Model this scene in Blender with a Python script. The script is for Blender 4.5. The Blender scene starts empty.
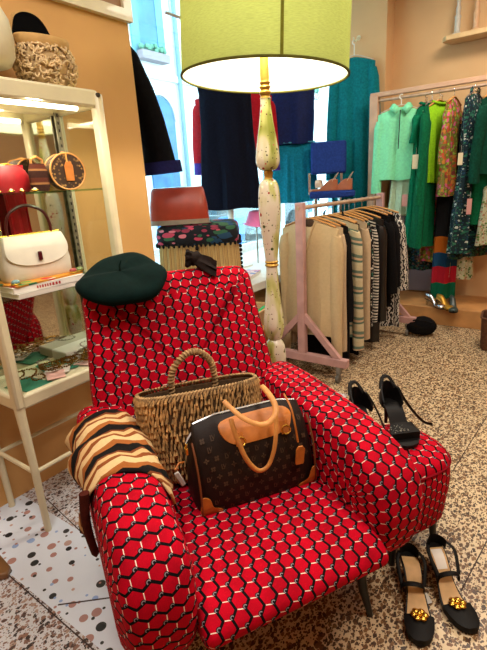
import bpy, bmesh, math, random
from mathutils import Vector as V, Matrix
random.seed(11)
PI = math.pi
SC = bpy.context.scene
COL = SC.collection
# ---------------------------------------------------------------- survey helper
# the camera was surveyed from the photograph's vanishing points (eye height 1.3 m);
# sight() gives where a line of sight meets a real plane, to lay things out at true depth
R = ((0.8143301, 0.1285784, -0.5659806), (0.5776308, -0.2747185, 0.7686822), (-0.0566494, -0.9528889, -0.2979824))
EYE = V((0, 0, 1.3)); FPX = 455.0; CX, CY = 243.5, 325.0
def ray(px, py):
    c = (px-CX, py-CY, FPX)
    return V([sum(R[i][k]*c[k] for k in range(3)) for i in range(3)])
def onx(px, py, x): r = ray(px, py); return EYE + r*(x/r.x)
def ony(px, py, y): r = ray(px, py); return EYE + r*(y/r.y)
def onz(px, py, z): r = ray(px, py); return EYE + r*((z-1.3)/r.z)

# ---------------------------------------------------------------- materials
def lin(h):
    h = h.lstrip('#'); o = []
    for i in (0, 2, 4):
        v = int(h[i:i+2], 16)/255
        o.append(v/12.92 if v <= .04045 else ((v+.055)/1.055)**2.4)
    return (o[0], o[1], o[2], 1)
def nodes(name):
    m = bpy.data.materials.new(name); m.use_nodes = True
    nt = m.node_tree; return m, nt, nt.nodes['Principled BSDF']
def N(nt, t, **kw):
    n = nt.nodes.new(t)
    for k, v in kw.items():
        if k.startswith('i_'):
            key = k[2:]; n.inputs[int(key) if key.isdigit() else key].default_value = v
        else: setattr(n, k, v)
    return n
def L(nt, a, b): nt.links.new(a, b)
def mth(nt, op, a, b=None, c=None):
    n = N(nt, 'ShaderNodeMath', operation=op)
    for i, v in enumerate((a, b, c)):
        if v is None: continue
        if isinstance(v, (int, float)): n.inputs[i].default_value = v
        else: L(nt, v, n.inputs[i])
    return n.outputs[0]
def mixc(nt, f, a, b, mode='MIX'):
    n = N(nt, 'ShaderNodeMix', data_type='RGBA', blend_type=mode)
    for s, v in ((n.inputs['Factor'], f), (n.inputs['A'], a), (n.inputs['B'], b)):
        if isinstance(v, (int, float, tuple)): s.default_value = v
        else: L(nt, v, s)
    return n.outputs['Result']
def ramp(nt, f, stops, const=False):
    n = N(nt, 'ShaderNodeValToRGB'); e = n.color_ramp.elements
    if const: n.color_ramp.interpolation = 'CONSTANT'
    while len(e) < len(stops): e.new(.5)
    for i, (p, c) in enumerate(stops):
        e[i].position = p; e[i].color = c
    L(nt, f, n.inputs[0]); return n.outputs[0]
def addbump(nt, b, h, strength=.3, dist=.005):
    n = N(nt, 'ShaderNodeBump'); n.inputs['Strength'].default_value = strength
    n.inputs['Distance'].default_value = dist
    L(nt, h, n.inputs['Height']); L(nt, n.outputs[0], b.inputs['Normal'])
_mc = {}
def mat(name, col, rough=.6, metal=0, var=.12, scale=25, bump=.15, sheen=0, coat=0, spec=.5):
    if name in _mc: return _mc[name]
    m, nt, b = nodes(name); c = lin(col)
    tc = N(nt, 'ShaderNodeTexCoord')
    nz = N(nt, 'ShaderNodeTexNoise', i_Scale=scale, i_Detail=4.0); L(nt, tc.outputs['Object'], nz.inputs['Vector'])
    a = tuple(min(1, x*(1+var)) for x in c[:3])+(1,); d = tuple(x*(1-var) for x in c[:3])+(1,)
    L(nt, ramp(nt, nz.outputs[0], [(.3, d), (.7, a)]), b.inputs['Base Color'])
    b.inputs['Roughness'].default_value = rough; b.inputs['Metallic'].default_value = metal
    b.inputs['Sheen Weight'].default_value = sheen; b.inputs['Coat Weight'].default_value = coat
    b.inputs['Specular IOR Level'].default_value = spec
    if bump: addbump(nt, b, nz.outputs[0], bump, .003)
    _mc[name] = m; return m
def cloth(name, col, var=.15, bump=.3, rough=.9):
    return mat(name, col, rough, 0, var, 60, bump, 0, 0, .12)
def uvnode(nt): return N(nt, 'ShaderNodeUVMap').outputs[0]

def hexmat(name, S=.0385):
    m, nt, b = nodes(name)
    uv = uvnode(nt)
    def vm(op, a, bb=None, s=None):
        n = N(nt, 'ShaderNodeVectorMath', operation=op)
        for i, v in enumerate((a, bb)):
            if v is None: continue
            if isinstance(v, tuple): n.inputs[i].default_value = v
            else: L(nt, v, n.inputs[i])
        if s is not None: n.inputs['Scale'].default_value = s
        return n
    r = (1, 1.7320508, 1); h = (.5, .8660254, 0)
    wob = N(nt, 'ShaderNodeTexNoise', i_Scale=9.0, i_Detail=1.0); L(nt, uv, wob.inputs['Vector'])
    wv = vm('SCALE', vm('SUBTRACT', wob.outputs['Color'], (.5, .5, .5)).outputs[0], None, .22).outputs[0]
    p = vm('ADD', vm('SCALE', uv, None, 1/S).outputs[0], wv).outputs[0]
    p = vm('MULTIPLY', p, (1, 1, 0)).outputs[0]
    def wrap(q):
        n = N(nt, 'ShaderNodeVectorMath', operation='WRAP'); L(nt, q, n.inputs[0])
        n.inputs[1].default_value = r; n.inputs[2].default_value = (0, 0, 0); return n.outputs[0]
    a = vm('SUBTRACT', wrap(p), h).outputs[0]
    bq = vm('SUBTRACT', wrap(vm('SUBTRACT', p, h).outputs[0]), h).outputs[0]
    a = vm('MULTIPLY', a, (1, 1, 0)).outputs[0]; bq = vm('MULTIPLY', bq, (1, 1, 0)).outputs[0]
    la = vm('LENGTH', a).outputs['Value']; lb = vm('LENGTH', bq).outputs['Value']
    t = mth(nt, 'LESS_THAN', la, lb)
    mx = N(nt, 'ShaderNodeMix', data_type='VECTOR'); L(nt, t, mx.inputs['Factor'])
    vs = [s for s in mx.inputs if s.type == 'VECTOR' and s.enabled]
    vi = [s for s in mx.inputs if s.name in ('A', 'B') and s.type == 'VECTOR']
    L(nt, bq, vi[0]); L(nt, a, vi[1])
    g = [o for o in mx.outputs if o.type == 'VECTOR'][0]
    sp = N(nt, 'ShaderNodeSeparateXYZ'); L(nt, g, sp.inputs[0])
    x, y = sp.outputs[0], sp.outputs[1]
    ax = mth(nt, 'ABSOLUTE', x); ay = mth(nt, 'ABSOLUTE', y)
    d1 = mth(nt, 'SUBTRACT', .5, ax)
    d2 = mth(nt, 'SUBTRACT', .5, mth(nt, 'ADD', mth(nt, 'MULTIPLY', ax, .5), mth(nt, 'MULTIPLY', ay, .8660254)))
    black = mth(nt, 'LESS_THAN', d2, .088)
    white = mth(nt, 'LESS_THAN', d1, .028)
    # joint curls: near the (+,+) corners
    dx = mth(nt, 'SUBTRACT', x, .40); dy = mth(nt, 'SUBTRACT', y, .30)
    dist = mth(nt, 'SQRT', mth(nt, 'ADD', mth(nt, 'MULTIPLY', dx, dx), mth(nt, 'MULTIPLY', dy, dy)))
    blob = mth(nt, 'LESS_THAN', dist, .18)
    ringc = mth(nt, 'MULTIPLY', mth(nt, 'LESS_THAN', dist, .13), mth(nt, 'GREATER_THAN', dist, .075))
    nz = N(nt, 'ShaderNodeTexNoise', i_Scale=300.0, i_Detail=2.0); L(nt, uv, nz.inputs['Vector'])
    nb = N(nt, 'ShaderNodeTexNoise', i_Scale=12.0, i_Detail=3.0); L(nt, uv, nb.inputs['Vector'])
    red = ramp(nt, nb.outputs[0], [(.3, lin('9c0018')), (.7, lin('c00020'))])
    c = mixc(nt, white, red, lin('efdccb'))
    c = mixc(nt, mth(nt, 'MAXIMUM', black, blob), c, lin('0c090c'))
    c = mixc(nt, ringc, c, lin('8b8088'))
    L(nt, c, b.inputs['Base Color'])
    b.inputs['Roughness'].default_value = .85; b.inputs['Specular IOR Level'].default_value = .1
    b.inputs['Sheen Weight'].default_value = 0
    addbump(nt, b, nz.outputs[0], .25, .002)
    return m

def stripemat(name, stops, period, axis=1, wav=0.0, rough=.9, chevron=0):
    """stops: [(pos,hex)] over one period of the UV coordinate (metres)"""
    m, nt, b = nodes(name); sp = N(nt, 'ShaderNodeSeparateXYZ'); L(nt, uvnode(nt), sp.inputs[0])
    v = sp.outputs[axis]
    if wav:
        o = mth(nt, 'MULTIPLY', mth(nt, 'SINE', mth(nt, 'MULTIPLY', sp.outputs[1-axis], chevron)), wav)
        v = mth(nt, 'ADD', v, o)
    f = mth(nt, 'FRACT', mth(nt, 'DIVIDE', v, period))
    c = ramp(nt, f, [(p, lin(h)) for p, h in stops], True)
    nz = N(nt, 'ShaderNodeTexNoise', i_Scale=120.0, i_Detail=2.0); L(nt, uvnode(nt), nz.inputs['Vector'])
    c = mixc(nt, .25, c, mixc(nt, 1.0, c, nz.outputs[0], 'MULTIPLY'))
    L(nt, c, b.inputs['Base Color']); b.inputs['Roughness'].default_value = rough
    b.inputs['Specular IOR Level'].default_value = .2
    addbump(nt, b, nz.outputs[0], .4, .003); return m

def printmat(name, base, cols, scale=30, thr=.42, coord='UV', rough=.85, distort=0):
    """scattered spots of several colours over a ground colour"""
    m, nt, b = nodes(name)
    src = uvnode(nt) if coord == 'UV' else N(nt, 'ShaderNodeTexCoord').outputs['Object']
    if distort:
        nz = N(nt, 'ShaderNodeTexNoise', i_Scale=scale*.6, i_Detail=2.0); L(nt, src, nz.inputs['Vector'])
        vmn = N(nt, 'ShaderNodeVectorMath', operation='MULTIPLY_ADD'); L(nt, nz.outputs['Color'], vmn.inputs[0])
        vmn.inputs[1].default_value = (distort,)*3; L(nt, src, vmn.inputs[2]); src = vmn.outputs[0]
    vo = N(nt, 'ShaderNodeTexVoronoi', i_Scale=float(scale)); L(nt, src, vo.inputs['Vector'])
    w = N(nt, 'ShaderNodeSeparateColor'); L(nt, vo.outputs['Color'], w.inputs[0])
    n = len(cols); pc = ramp(nt, w.outputs[0], [(i/n, lin(h)) for i, h in enumerate(cols)], True)
    k = mth(nt, 'LESS_THAN', vo.outputs['Distance'], mth(nt, 'MULTIPLY', mth(nt, 'ADD', w.outputs[1], .5), thr))
    L(nt, mixc(nt, k, lin(base), pc), b.inputs['Base Color'])
    b.inputs['Roughness'].default_value = rough; b.inputs['Specular IOR Level'].default_value = .25
    return m

def wavemat(name, c1, c2, scale, dist, thr=.5, rough=.85):
    m, nt, b = nodes(name)
    wv = N(nt, 'ShaderNodeTexWave', i_Scale=float(scale), i_Distortion=float(dist)); wv.inputs['Detail'].default_value = 2
    wv.inputs['Detail Scale'].default_value = 2.0
    L(nt, uvnode(nt), wv.inputs['Vector'])
    L(nt, ramp(nt, wv.outputs[0], [(0, lin(c1)), (thr, lin(c2))], True), b.inputs['Base Color'])
    b.inputs['Roughness'].default_value = rough; return m

def terrazzo(name, base, cols, layers, seed=0, rough=.35):
    """layers: (scale, share, size) of stone chips set in a ground colour"""
    m, nt, b = nodes(name); tc = N(nt, 'ShaderNodeTexCoord').outputs['Object']
    nzb = N(nt, 'ShaderNodeTexNoise', i_Scale=3.0, i_Detail=5.0); L(nt, tc, nzb.inputs['Vector'])
    bc = lin(base)
    c = ramp(nt, nzb.outputs[0], [(.3, tuple(x*.86 for x in bc[:3])+(1,)), (.7, bc)])
    for i, (sc, share, size, stretch, rnd) in enumerate(layers):
        mp = N(nt, 'ShaderNodeMapping'); L(nt, tc, mp.inputs[0])
        mp.inputs['Location'].default_value = (i*3.1+seed, i*1.7, 0); mp.inputs['Scale'].default_value = (1, stretch, .0)
        mp.inputs['Rotation'].default_value = (0, 0, .5+i)
        src = mp.outputs[0]
        if rnd > 0:
            nz = N(nt, 'ShaderNodeTexNoise', i_Scale=sc*.9, i_Detail=2.0); L(nt, src, nz.inputs['Vector'])
            va = N(nt, 'ShaderNodeVectorMath', operation='MULTIPLY_ADD'); L(nt, nz.outputs['Color'], va.inputs[0])
            va.inputs[1].default_value = (rnd/sc,)*3; L(nt, src, va.inputs[2]); src = va.outputs[0]
        vo = N(nt, 'ShaderNodeTexVoronoi', i_Scale=float(sc), voronoi_dimensions='2D'); L(nt, src, vo.inputs['Vector'])
        vo.inputs['Randomness'].default_value = .85 if rnd > 0 else .62
        w = N(nt, 'ShaderNodeSeparateColor'); L(nt, vo.outputs['Color'], w.inputs[0])
        n = len(cols); pc = ramp(nt, w.outputs[0], [(q/n, lin(h)) for q, h in enumerate(cols)], True)
        k = mth(nt, 'MULTIPLY', mth(nt, 'LESS_THAN', w.outputs[1], share),
                mth(nt, 'LESS_THAN', vo.outputs['Distance'], mth(nt, 'MULTIPLY', mth(nt, 'ADD', mth(nt, 'MULTIPLY', w.outputs[2], .75 if rnd > 0 else .45), .45 if rnd > 0 else .65), size)))
        c = mixc(nt, k, c, pc)
    L(nt, c, b.inputs['Base Color'])
    L(nt, ramp(nt, nzb.outputs[0], [(.3, (rough+.15,)*3+(1,)), (.7, (rough,)*3+(1,))]), b.inputs['Roughness'])
    return m

def glassmat(name, tint='ffffff', refl=.06):
    m = bpy.data.materials.new(name); m.use_nodes = True; nt = m.node_tree; nt.nodes.clear()
    o = N(nt, 'ShaderNodeOutputMaterial'); t = N(nt, 'ShaderNodeBsdfTransparent'); t.inputs[0].default_value = lin(tint)
    g = N(nt, 'ShaderNodeBsdfGlossy'); g.inputs['Roughness'].default_value = .03
    lw = N(nt, 'ShaderNodeLayerWeight', i_Blend=.25)
    mx = N(nt, 'ShaderNodeMixShader'); f = mth(nt, 'ADD', mth(nt, 'MULTIPLY', lw.outputs['Facing'], .25), refl*.4)
    L(nt, f, mx.inputs[0]); L(nt, t.outputs[0], mx.inputs[1]); L(nt, g.outputs[0], mx.inputs[2]); L(nt, mx.outputs[0], o.inputs[0])
    return m
def glow(name, col, s):
    m, nt, b = nodes(name); b.inputs['Base Color'].default_value = lin(col)
    b.inputs['Emission Color'].default_value = lin(col); b.inputs['Emission Strength'].default_value = s; return m
def shademat(name, col, tr=.5):
    m = bpy.data.materials.new(name); m.use_nodes = True; nt = m.node_tree; nt.nodes.clear()
    o = N(nt, 'ShaderNodeOutputMaterial'); d = N(nt, 'ShaderNodeBsdfDiffuse'); t = N(nt, 'ShaderNodeBsdfTranslucent')
    tc = N(nt, 'ShaderNodeTexCoord')
    mp = N(nt, 'ShaderNodeMapping'); mp.inputs['Scale'].default_value = (60, 60, 420); L(nt, tc.outputs['Object'], mp.inputs[0])
    nz = N(nt, 'ShaderNodeTexNoise', i_Scale=1.0, i_Detail=3.0); L(nt, mp.outputs[0], nz.inputs['Vector'])
    c = lin(col); rc = ramp(nt, nz.outputs[0], [(.3, tuple(x*.8 for x in c[:3])+(1,)), (.7, c)])
    L(nt, rc, d.inputs[0]); L(nt, rc, t.inputs[0])
    mx = N(nt, 'ShaderNodeMixShader'); mx.inputs[0].default_value = tr
    L(nt, d.outputs[0], mx.inputs[1]); L(nt, t.outputs[0], mx.inputs[2]); L(nt, mx.outputs[0], o.inputs[0]); return m

# ---------------------------------------------------------------- mesh builder
WM = {}
class MB:
    def __init__(s): s.v = []; s.f = []; s.uv = []; s.m = {}
    def face(s, idx, uv=None):
        s.f.append(tuple(idx)); s.uv.append(uv or [(0, 0)]*len(idx))
    def grid(s, rings, closed=True, caps=(False, False), uv=None, uvcap=None):
        """rings: equal-length lists of points; uv(i,j) in metres else arc lengths"""
        n = len(rings[0]); base = len(s.v)
        for r in rings: s.v += [V(p) for p in r]
        if uv is None:
            us = []
            for r in rings:
                u = [0.0]
                for j in range(n): u.append(u[-1]+(V(r[(j+1) % n])-V(r[j])).length)
                us.append(u)
            vs = [0.0]
            for i in range(1, len(rings)):
                k = 0; vs.append(vs[-1]+(sum((V(rings[i][q])-V(rings[i-1][q])).length for q in range(0, n, max(1, n//6)))/len(range(0, n, max(1, n//6)))))
            uv = lambda i, j: (us[i][j], vs[i])
        m = n if closed else n-1
        for i in range(len(rings)-1):
            for j in range(m):
                a = base+i*n+j; b_ = base+i*n+(j+1) % n
                s.face((a, b_, b_+n, a+n), [uv(i, j), uv(i, j+1), uv(i+1, j+1), uv(i+1, j)])
        for e, c in enumerate(caps):
            if c:
                i = 0 if e == 0 else len(rings)-1
                ids = [base+i*n+j for j in range(n)]
                pts = rings[i]
                q = [(uvcap(V(p)) if uvcap else (V(p).x, V(p).z)) for p in pts]
                if e == 0: ids = ids[::-1]; q = q[::-1]
                s.face(ids, q)
        return s
    def tube(s, pts, r, n=8, closed=False, caps=True, flat=1.0, up=None):
        pts = [V(p) for p in pts]; m = len(pts); rings = []
        rr = r if isinstance(r, (list, tuple)) else [r]*m
        nrm = None
        for i, p in enumerate(pts):
            if closed: t = pts[(i+1) % m]-pts[i-1]
            else: t = pts[min(i+1, m-1)]-pts[max(i-1, 0)]
            if t.length < 1e-9: t = V((0, 0, 1))
            t.normalize()
            if nrm is None:
                a = V(up) if up else (V((0, 0, 1)) if abs(t.z) < .9 else V((1, 0, 0)))
                nrm = (a-t*a.dot(t)).normalized()
            else:
                nrm = nrm-t*nrm.dot(t)
                nrm = nrm.normalized() if nrm.length > 1e-6 else t.orthogonal().normalized()
            b_ = t.cross(nrm)
            rings.append([p+(nrm*math.cos(2*PI*k/n)*flat+b_*math.sin(2*PI*k/n))*rr[i] for k in range(n)])
        if closed: rings.append(rings[0])
        return s.grid(rings, True, (caps and not closed, caps and not closed))
    def lathe(s, prof, c=(0, 0, 0), n=24, caps=True, ax=None):
        c = V(c); rings = []
        for r, z in prof: rings.append([c+V((r*math.cos(2*PI*k/n), r*math.sin(2*PI*k/n), z)) for k in range(n)])
        return s.grid(rings, True, (caps, caps), uvcap=lambda p: (p.x, p.y))
    def box(s, c, d, rot=None):
        c = V(c); h = V(d)/2; b = len(s.v)
        for z in (-1, 1):
            for x, y in ((-1, -1), (1, -1), (1, 1), (-1, 1)):
                p = V((x*h.x, y*h.y, z*h.z))
                if rot is not None: p = rot @ p
                s.v.append(c+p)
        X, Y, Z = d
        for q, (w, hh) in (((0, 3, 2, 1), (X, Y)), ((4, 5, 6, 7), (X, Y)), ((0, 1, 5, 4), (X, Z)), ((1, 2, 6, 5), (Y, Z)), ((2, 3, 7, 6), (X, Z)), ((3, 0, 4, 7), (Y, Z))):
            s.face([b+i for i in q], [(0, 0), (w, 0), (w, hh), (0, hh)])
        return s
    def ball(s, c, r, n=12, m=8, fn=None):
        c = V(c); r = V(r) if not isinstance(r, (int, float)) else V((r, r, r)); rings = []
        for i in range(m+1):
            th = PI*(i/m); z = -math.cos(th); q = max(.001, math.sin(th))
            ring = []
            for k in range(n):
                d = V((q*math.cos(2*PI*k/n), q*math.sin(2*PI*k/n), z)); f = fn(d) if fn else 1
                ring.append(c+V((d.x*r.x, d.y*r.y, d.z*r.z))*f)
            rings.append(ring)
        return s.grid(rings, True, (True, True))
    def prism(s, poly, z0, z1, ax=2):
        """extrude a 2D polygon along an axis"""
        def p3(p, z): return {2: V((p[0], p[1], z)), 1: V((p[0], z, p[1])), 0: V((z, p[0], p[1]))}[ax]
        k = {2: (0, 1), 1: (0, 2), 0: (1, 2)}[ax]
        return s.grid([[p3(p, z0) for p in poly], [p3(p, z1) for p in poly]], True, (True, True), uvcap=lambda p: (p[k[0]], p[k[1]]))
    def xf(s, M, start=0):
        for i in range(start, len(s.v)): s.v[i] = M @ s.v[i]
        return s
    def build(s, name, material, parent=None, smooth=True, bev=0, sub=0, world=False, kind=None, mats=None):
        me = bpy.data.meshes.new(name)
        vs = s.v
        if parent is not None and world:
            inv = WM[parent].inverted(); vs = [inv @ p for p in vs]
        me.from_pydata([tuple(p) for p in vs], [], s.f)
        ul = me.uv_layers.new(name='UVMap'); k = 0
        for q in s.uv:
            for t in q: ul.data[k].uv = t; k += 1
        bm = bmesh.new(); bm.from_mesh(me)
        if s.m:
            bm.faces.ensure_lookup_table()
            for i_, k_ in s.m.items(): bm.faces[i_].material_index = k_
        bmesh.ops.remove_doubles(bm, verts=bm.verts, dist=1e-6)
        bmesh.ops.recalc_face_normals(bm, faces=bm.faces); bm.to_mesh(me); bm.free()
        if smooth:
            for p in me.polygons: p.use_smooth = True
        o = bpy.data.objects.new(name, me); COL.objects.link(o); me.materials.append(material)
        for m_ in mats or []: me.materials.append(m_)
        if parent is not None: o.parent = parent; WM[o] = WM[parent].copy()
        else: WM[o] = Matrix.Identity(4)
        if bev:
            b = o.modifiers.new('bevel', 'BEVEL'); b.width = bev; b.segments = 2; b.limit_method = 'ANGLE'; b.angle_limit = .7
        if sub:
            b = o.modifiers.new('subsurf', 'SUBSURF'); b.levels = sub; b.render_levels = sub
        if smooth and not sub:
            try: me.set_sharp_from_angle(angle=.75)
            except Exception: pass
        if kind: o['kind'] = kind
        return o
def tag(o, label, cat, group=None):
    o['label'] = label; o['category'] = cat
    if group: o['group'] = group
    return o
def thing(name, label, cat, loc=(0, 0, 0), rz=0, group=None, rot=None):
    o = bpy.data.objects.new(name, None); COL.objects.link(o); o.empty_display_size = .05
    o.location = loc; e = rot if rot else (0, 0, rz); o.rotation_euler = e
    from mathutils import Euler
    WM[o] = Matrix.Translation(V(loc)) @ Euler(e).to_matrix().to_4x4()
    return tag(o, label, cat, group)
def place(o, loc, rz=0, rot=None):
    from mathutils import Euler
    e = rot if rot else (0, 0, rz); o.location = loc; o.rotation_euler = e
    WM[o] = Matrix.Translation(V(loc)) @ Euler(e).to_matrix().to_4x4()
def dup(root, loc, rz, label=None, group=None, rot=None):
    r = root.copy(); COL.objects.link(r); place(r, loc, rz, rot)
    if label: r['label'] = label
    if group: r['group'] = group
    for ch in list(root.children):
        c = ch.copy(); COL.objects.link(c); c.parent = r
        for g in ch.children:
            d = g.copy(); COL.objects.link(d); d.parent = c
    return r
def lerp(a, b, t): return a+(b-a)*t
def smooth_line(pts, n=8, closed=False):
    """Catmull-Rom through points"""
    P = [V(p) for p in pts]; m = len(P); out = []
    rng = range(m if closed else m-1)
    for i in rng:
        p0 = P[(i-1) % m] if closed else P[max(i-1, 0)]; p1 = P[i]; p2 = P[(i+1) % m]
        p3 = P[(i+2) % m] if closed else P[min(i+2, m-1)]
        for k in range(n):
            t = k/n
            out.append(.5*((2*p1)+(p2-p0)*t+(2*p0-5*p1+4*p2-p3)*t*t+(3*p1-p0-3*p2+p3)*t**3))
    if not closed: out.append(P[-1])
    return out
# ================================================================ ARMCHAIR
HEX = hexmat('hexagon_chain_fabric')
BLK = mat('black_lacquer', '090808', .4, 0, .1, 20, 0)
CH0 = V((-.421, .747, 0)); CRZ = math.atan2(.8717, .49)
chair = thing('armchair', 'big red armchair covered in a black and white hexagon chain print fabric', 'armchair', CH0, CRZ)
CM = WM[chair]; CI = CM.inverted()
def csight(px, py, y=None, z=None, x=None):
    """line of sight met with a plane of the armchair's own frame"""
    r = CI.to_3x3() @ ray(px, py); e = CI @ EYE
    if y is not None: t = (y-e.y)/r.y
    elif z is not None: t = (z-e.z)/r.z
    else: t = (x-e.x)/r.x
    return e+r*t

def slab(poly, t0, t1, r, P, swap=False, bulge=.006, dome=.04, capuv=None, edge=6, rot=0):
    """smooth closed profile given thickness with rounded rims and slightly domed faces"""
    n = len(poly); pts = [V((p[0], p[1], 0)) for p in poly]
    area = sum(pts[i].x*pts[(i+1) % n].y-pts[(i+1) % n].x*pts[i].y for i in range(n))
    if area < 0: pts.reverse()
    nm = []
    for i in range(n):
        t = (pts[(i+1) % n]-pts[i-1]); nm.append(V((t.y, -t.x, 0)).normalized())
    s = [0]
    for i in range(n): s.append(s[-1]+(pts[(i+1) % n]-pts[i]).length)
    lev = []
    lev.append((r+dome, t0-bulge)); lev.append((r+dome*.4, t0-bulge*.75))
    for k in range(edge+1):
        a = PI/2*k/edge; lev.append((r*(1-math.sin(a)), t0+r*(1-math.cos(a))))
    for k in range(edge+1):
        a = PI/2*(1-k/edge); lev.append((r*(1-math.sin(a)), t1-r*(1-math.cos(a))))
    lev.append((r+dome*.4, t1+bulge*.75)); lev.append((r+dome, t1+bulge))
    d = [0]
    for i in range(1, len(lev)): d.append(d[-1]+math.hypot(lev[i][0]-lev[i-1][0], lev[i][1]-lev[i-1][1]))
    mb = MB()
    rings = [[P(pts[j].x-nm[j].x*o, pts[j].y-nm[j].y*o, t) for j in range(n)] for o, t in lev]
    uvf = (lambda i, j: (d[i], s[j])) if swap else (lambda i, j: (s[j], d[i]))
    if rot:
        uv0 = uvf; cr_, sr_ = math.cos(rot), math.sin(rot)
        uvf = lambda i, j: (uv0(i, j)[0]*cr_-uv0(i, j)[1]*sr_, uv0(i, j)[0]*sr_+uv0(i, j)[1]*cr_)
    mb.grid(rings, True, (False, False), uvf)
    for e in (0, len(lev)-1):
        o, t = lev[e]; b = [(pts[j].x-nm[j].x*o, pts[j].y-nm[j].y*o) for j in range(n)]
        gx = sum(q[0] for q in b)/n; gy = sum(q[1] for q in b)/n
        rg = [[(gx+(q[0]-gx)*k, gy+(q[1]-gy)*k) for q in b] for k in (1, .75, .5, .25, .01)]
        cu = capuv or (lambda a, b_: (a, b_))
        mb.grid([[P(q[0], q[1], t) for q in rr] for rr in rg], True, (False, True), lambda i, j, rg=rg: cu(*rg[i][j % n]),
                lambda p: cu(gx, gy))
    return mb
# --- arms
arm = smooth_line([(.16, .195, 0), (.08, .245, 0), (.035, .33, 0), (.024, .43, 0), (.052, .515, 0), (.14, .57, 0), (.30, .60, 0), (.5, .612, 0),
                   (.68, .612, 0), (.80, .59, 0), (.85, .50, 0), (.84, .32, 0), (.74, .20, 0), (.45, .185, 0)], 7, True)
arm = [(p.x, p.y) for p in arm]
q = math.sqrt(.5)
slab(arm, -.408, -.243, .045, lambda a, b, t: V((t, a, b)), True, .012, .06, lambda a, b: (a, b)).build('arm', HEX, chair)
slab(arm, .262, .432, .045, lambda a, b, t: V((t, a, b)), False, .012, .06, lambda a, b: ((a*.5-b)*.9, (a+b*.5)*.9)).build('arm', HEX, chair)
# --- seat: a deep roll at the front, falling slightly towards the back
sp = smooth_line([(.13, .282, 0), (.055, .286, 0), (.012, .300, 0), (-.012, .328, 0), (-.005, .360, 0), (.05, .385, 0), (.16, .395, 0), (.35, .39, 0),
                  (.55, .375, 0), (.68, .36, 0), (.70, .29, 0), (.66, .275, 0), (.4, .276, 0)], 7, True)
slab([(p.x, p.y) for p in sp], -.25, .266, .02, lambda a, b, t: V((t, a, b)), False, 0, .01, rot=.25).build('seat', HEX, chair)
# --- back: tapered slab, reclined
bo = []
for (x, s_) in [(-.35, 0), (-.352, .12), (-.35, .25), (-.342, .42), (-.320, .62)]: bo.append((x, s_))
def corner(cx, cs, r, a0, a1, n=6): return [(cx+r*math.cos(a0+(a1-a0)*k/n), cs+r*math.sin(a0+(a1-a0)*k/n)) for k in range(n+1)]
bo += corner(-.252, .715, .062, PI, PI/2)
bo += [(-.12, .787), (0, .790), (.12, .787)]
bo += corner(.262, .715, .062, PI/2, 0)
bo += [(.328, .62), (.342, .42), (.35, .25), (.352, .12), (.35, 0)]
bl = []
for i in range(len(bo)):
    a, b = V((*bo[i], 0)), V((*bo[(i+1) % len(bo)], 0)); m_ = max(1, int((b-a).length/.05))
    for k in range(m_): bl.append(((a+(b-a)*k/m_).x, (a+(b-a)*k/m_).y))
rec = math.atan2(.24, .68); sr, cr = math.sin(rec), math.cos(rec)
BB = V((0, .61, .27))
def backP(a, b, t): return BB+V((a, 0, 0))+V((0, sr, cr))*b+V((0, cr, -sr))*t
slab(bl, 0, .135, .04, backP, False, .012, .05, lambda a, b: (b, a)).build('back', HEX, chair)
# --- legs
for sx in (-1, 1):
    for (y0, y1) in ((.13, .105), (.66, .70)):
        lg = MB(); lg.tube([(sx*.268, y0+.01, .295), (sx*.285, (y0+y1)/2, .1), (sx*.305, y1, .0)], [.017, .014, .009], 10).build('leg', BLK, chair)

# ================================================================ POUF
pouf = thing('pouf', 'low rounded pouf in the same red hexagon fabric beside the right arm of the armchair', 'pouf', CM @ V((.598, .322, 0)), CRZ)
def sq(a, r, p=3.2):
    c, s_ = math.cos(a), math.sin(a); k = (abs(c)**p+abs(s_)**p)**(-1/p); return V((c*k*r, s_*k*r, 0))
n = 56; PS = .94
def pr(r, z, sxy=1): return [sq(2*PI*k/n, r*PS, 2.7)+V((0, 0, z)) for k in range(n)]
ps = MB(); lv = [(.11, .115), (.138, .122), (.157, .15), (.168, .26), (.170, .30), (.168, .345), (.164, .362)]
ps.grid([pr(a, b) for a, b in lv], True, (True, False), lambda i, j: (lv[i][1], j/n*1.36)).build('side', HEX, pouf)
pt = MB(); lt = [(.164, .362), (.161, .375), (.150, .388), (.13, .397), (.09, .403), (.06, .406), (.015, .407)]
pt.grid([pr(a, b) for a, b in lt], True, (False, True), lambda i, j: ((pr(*lt[i])[j % n]).y, (pr(*lt[i])[j % n]).x), lambda p: (p.y, p.x)).build('top', HEX, pouf)
MB().tube(pr(.166, .362)[::1], .004, 6, True).build('piping', cloth('dark_red_piping', '7a0616'), pouf)
for a in range(4):
    t = PI/4+a*PI/2; c, s_ = math.cos(t), math.sin(t)
    MB().tube([(c*.125, s_*.125, .13), (c*.14, s_*.14, 0)], [.016, .010], 10).build('leg', BLK, pouf)

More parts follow.
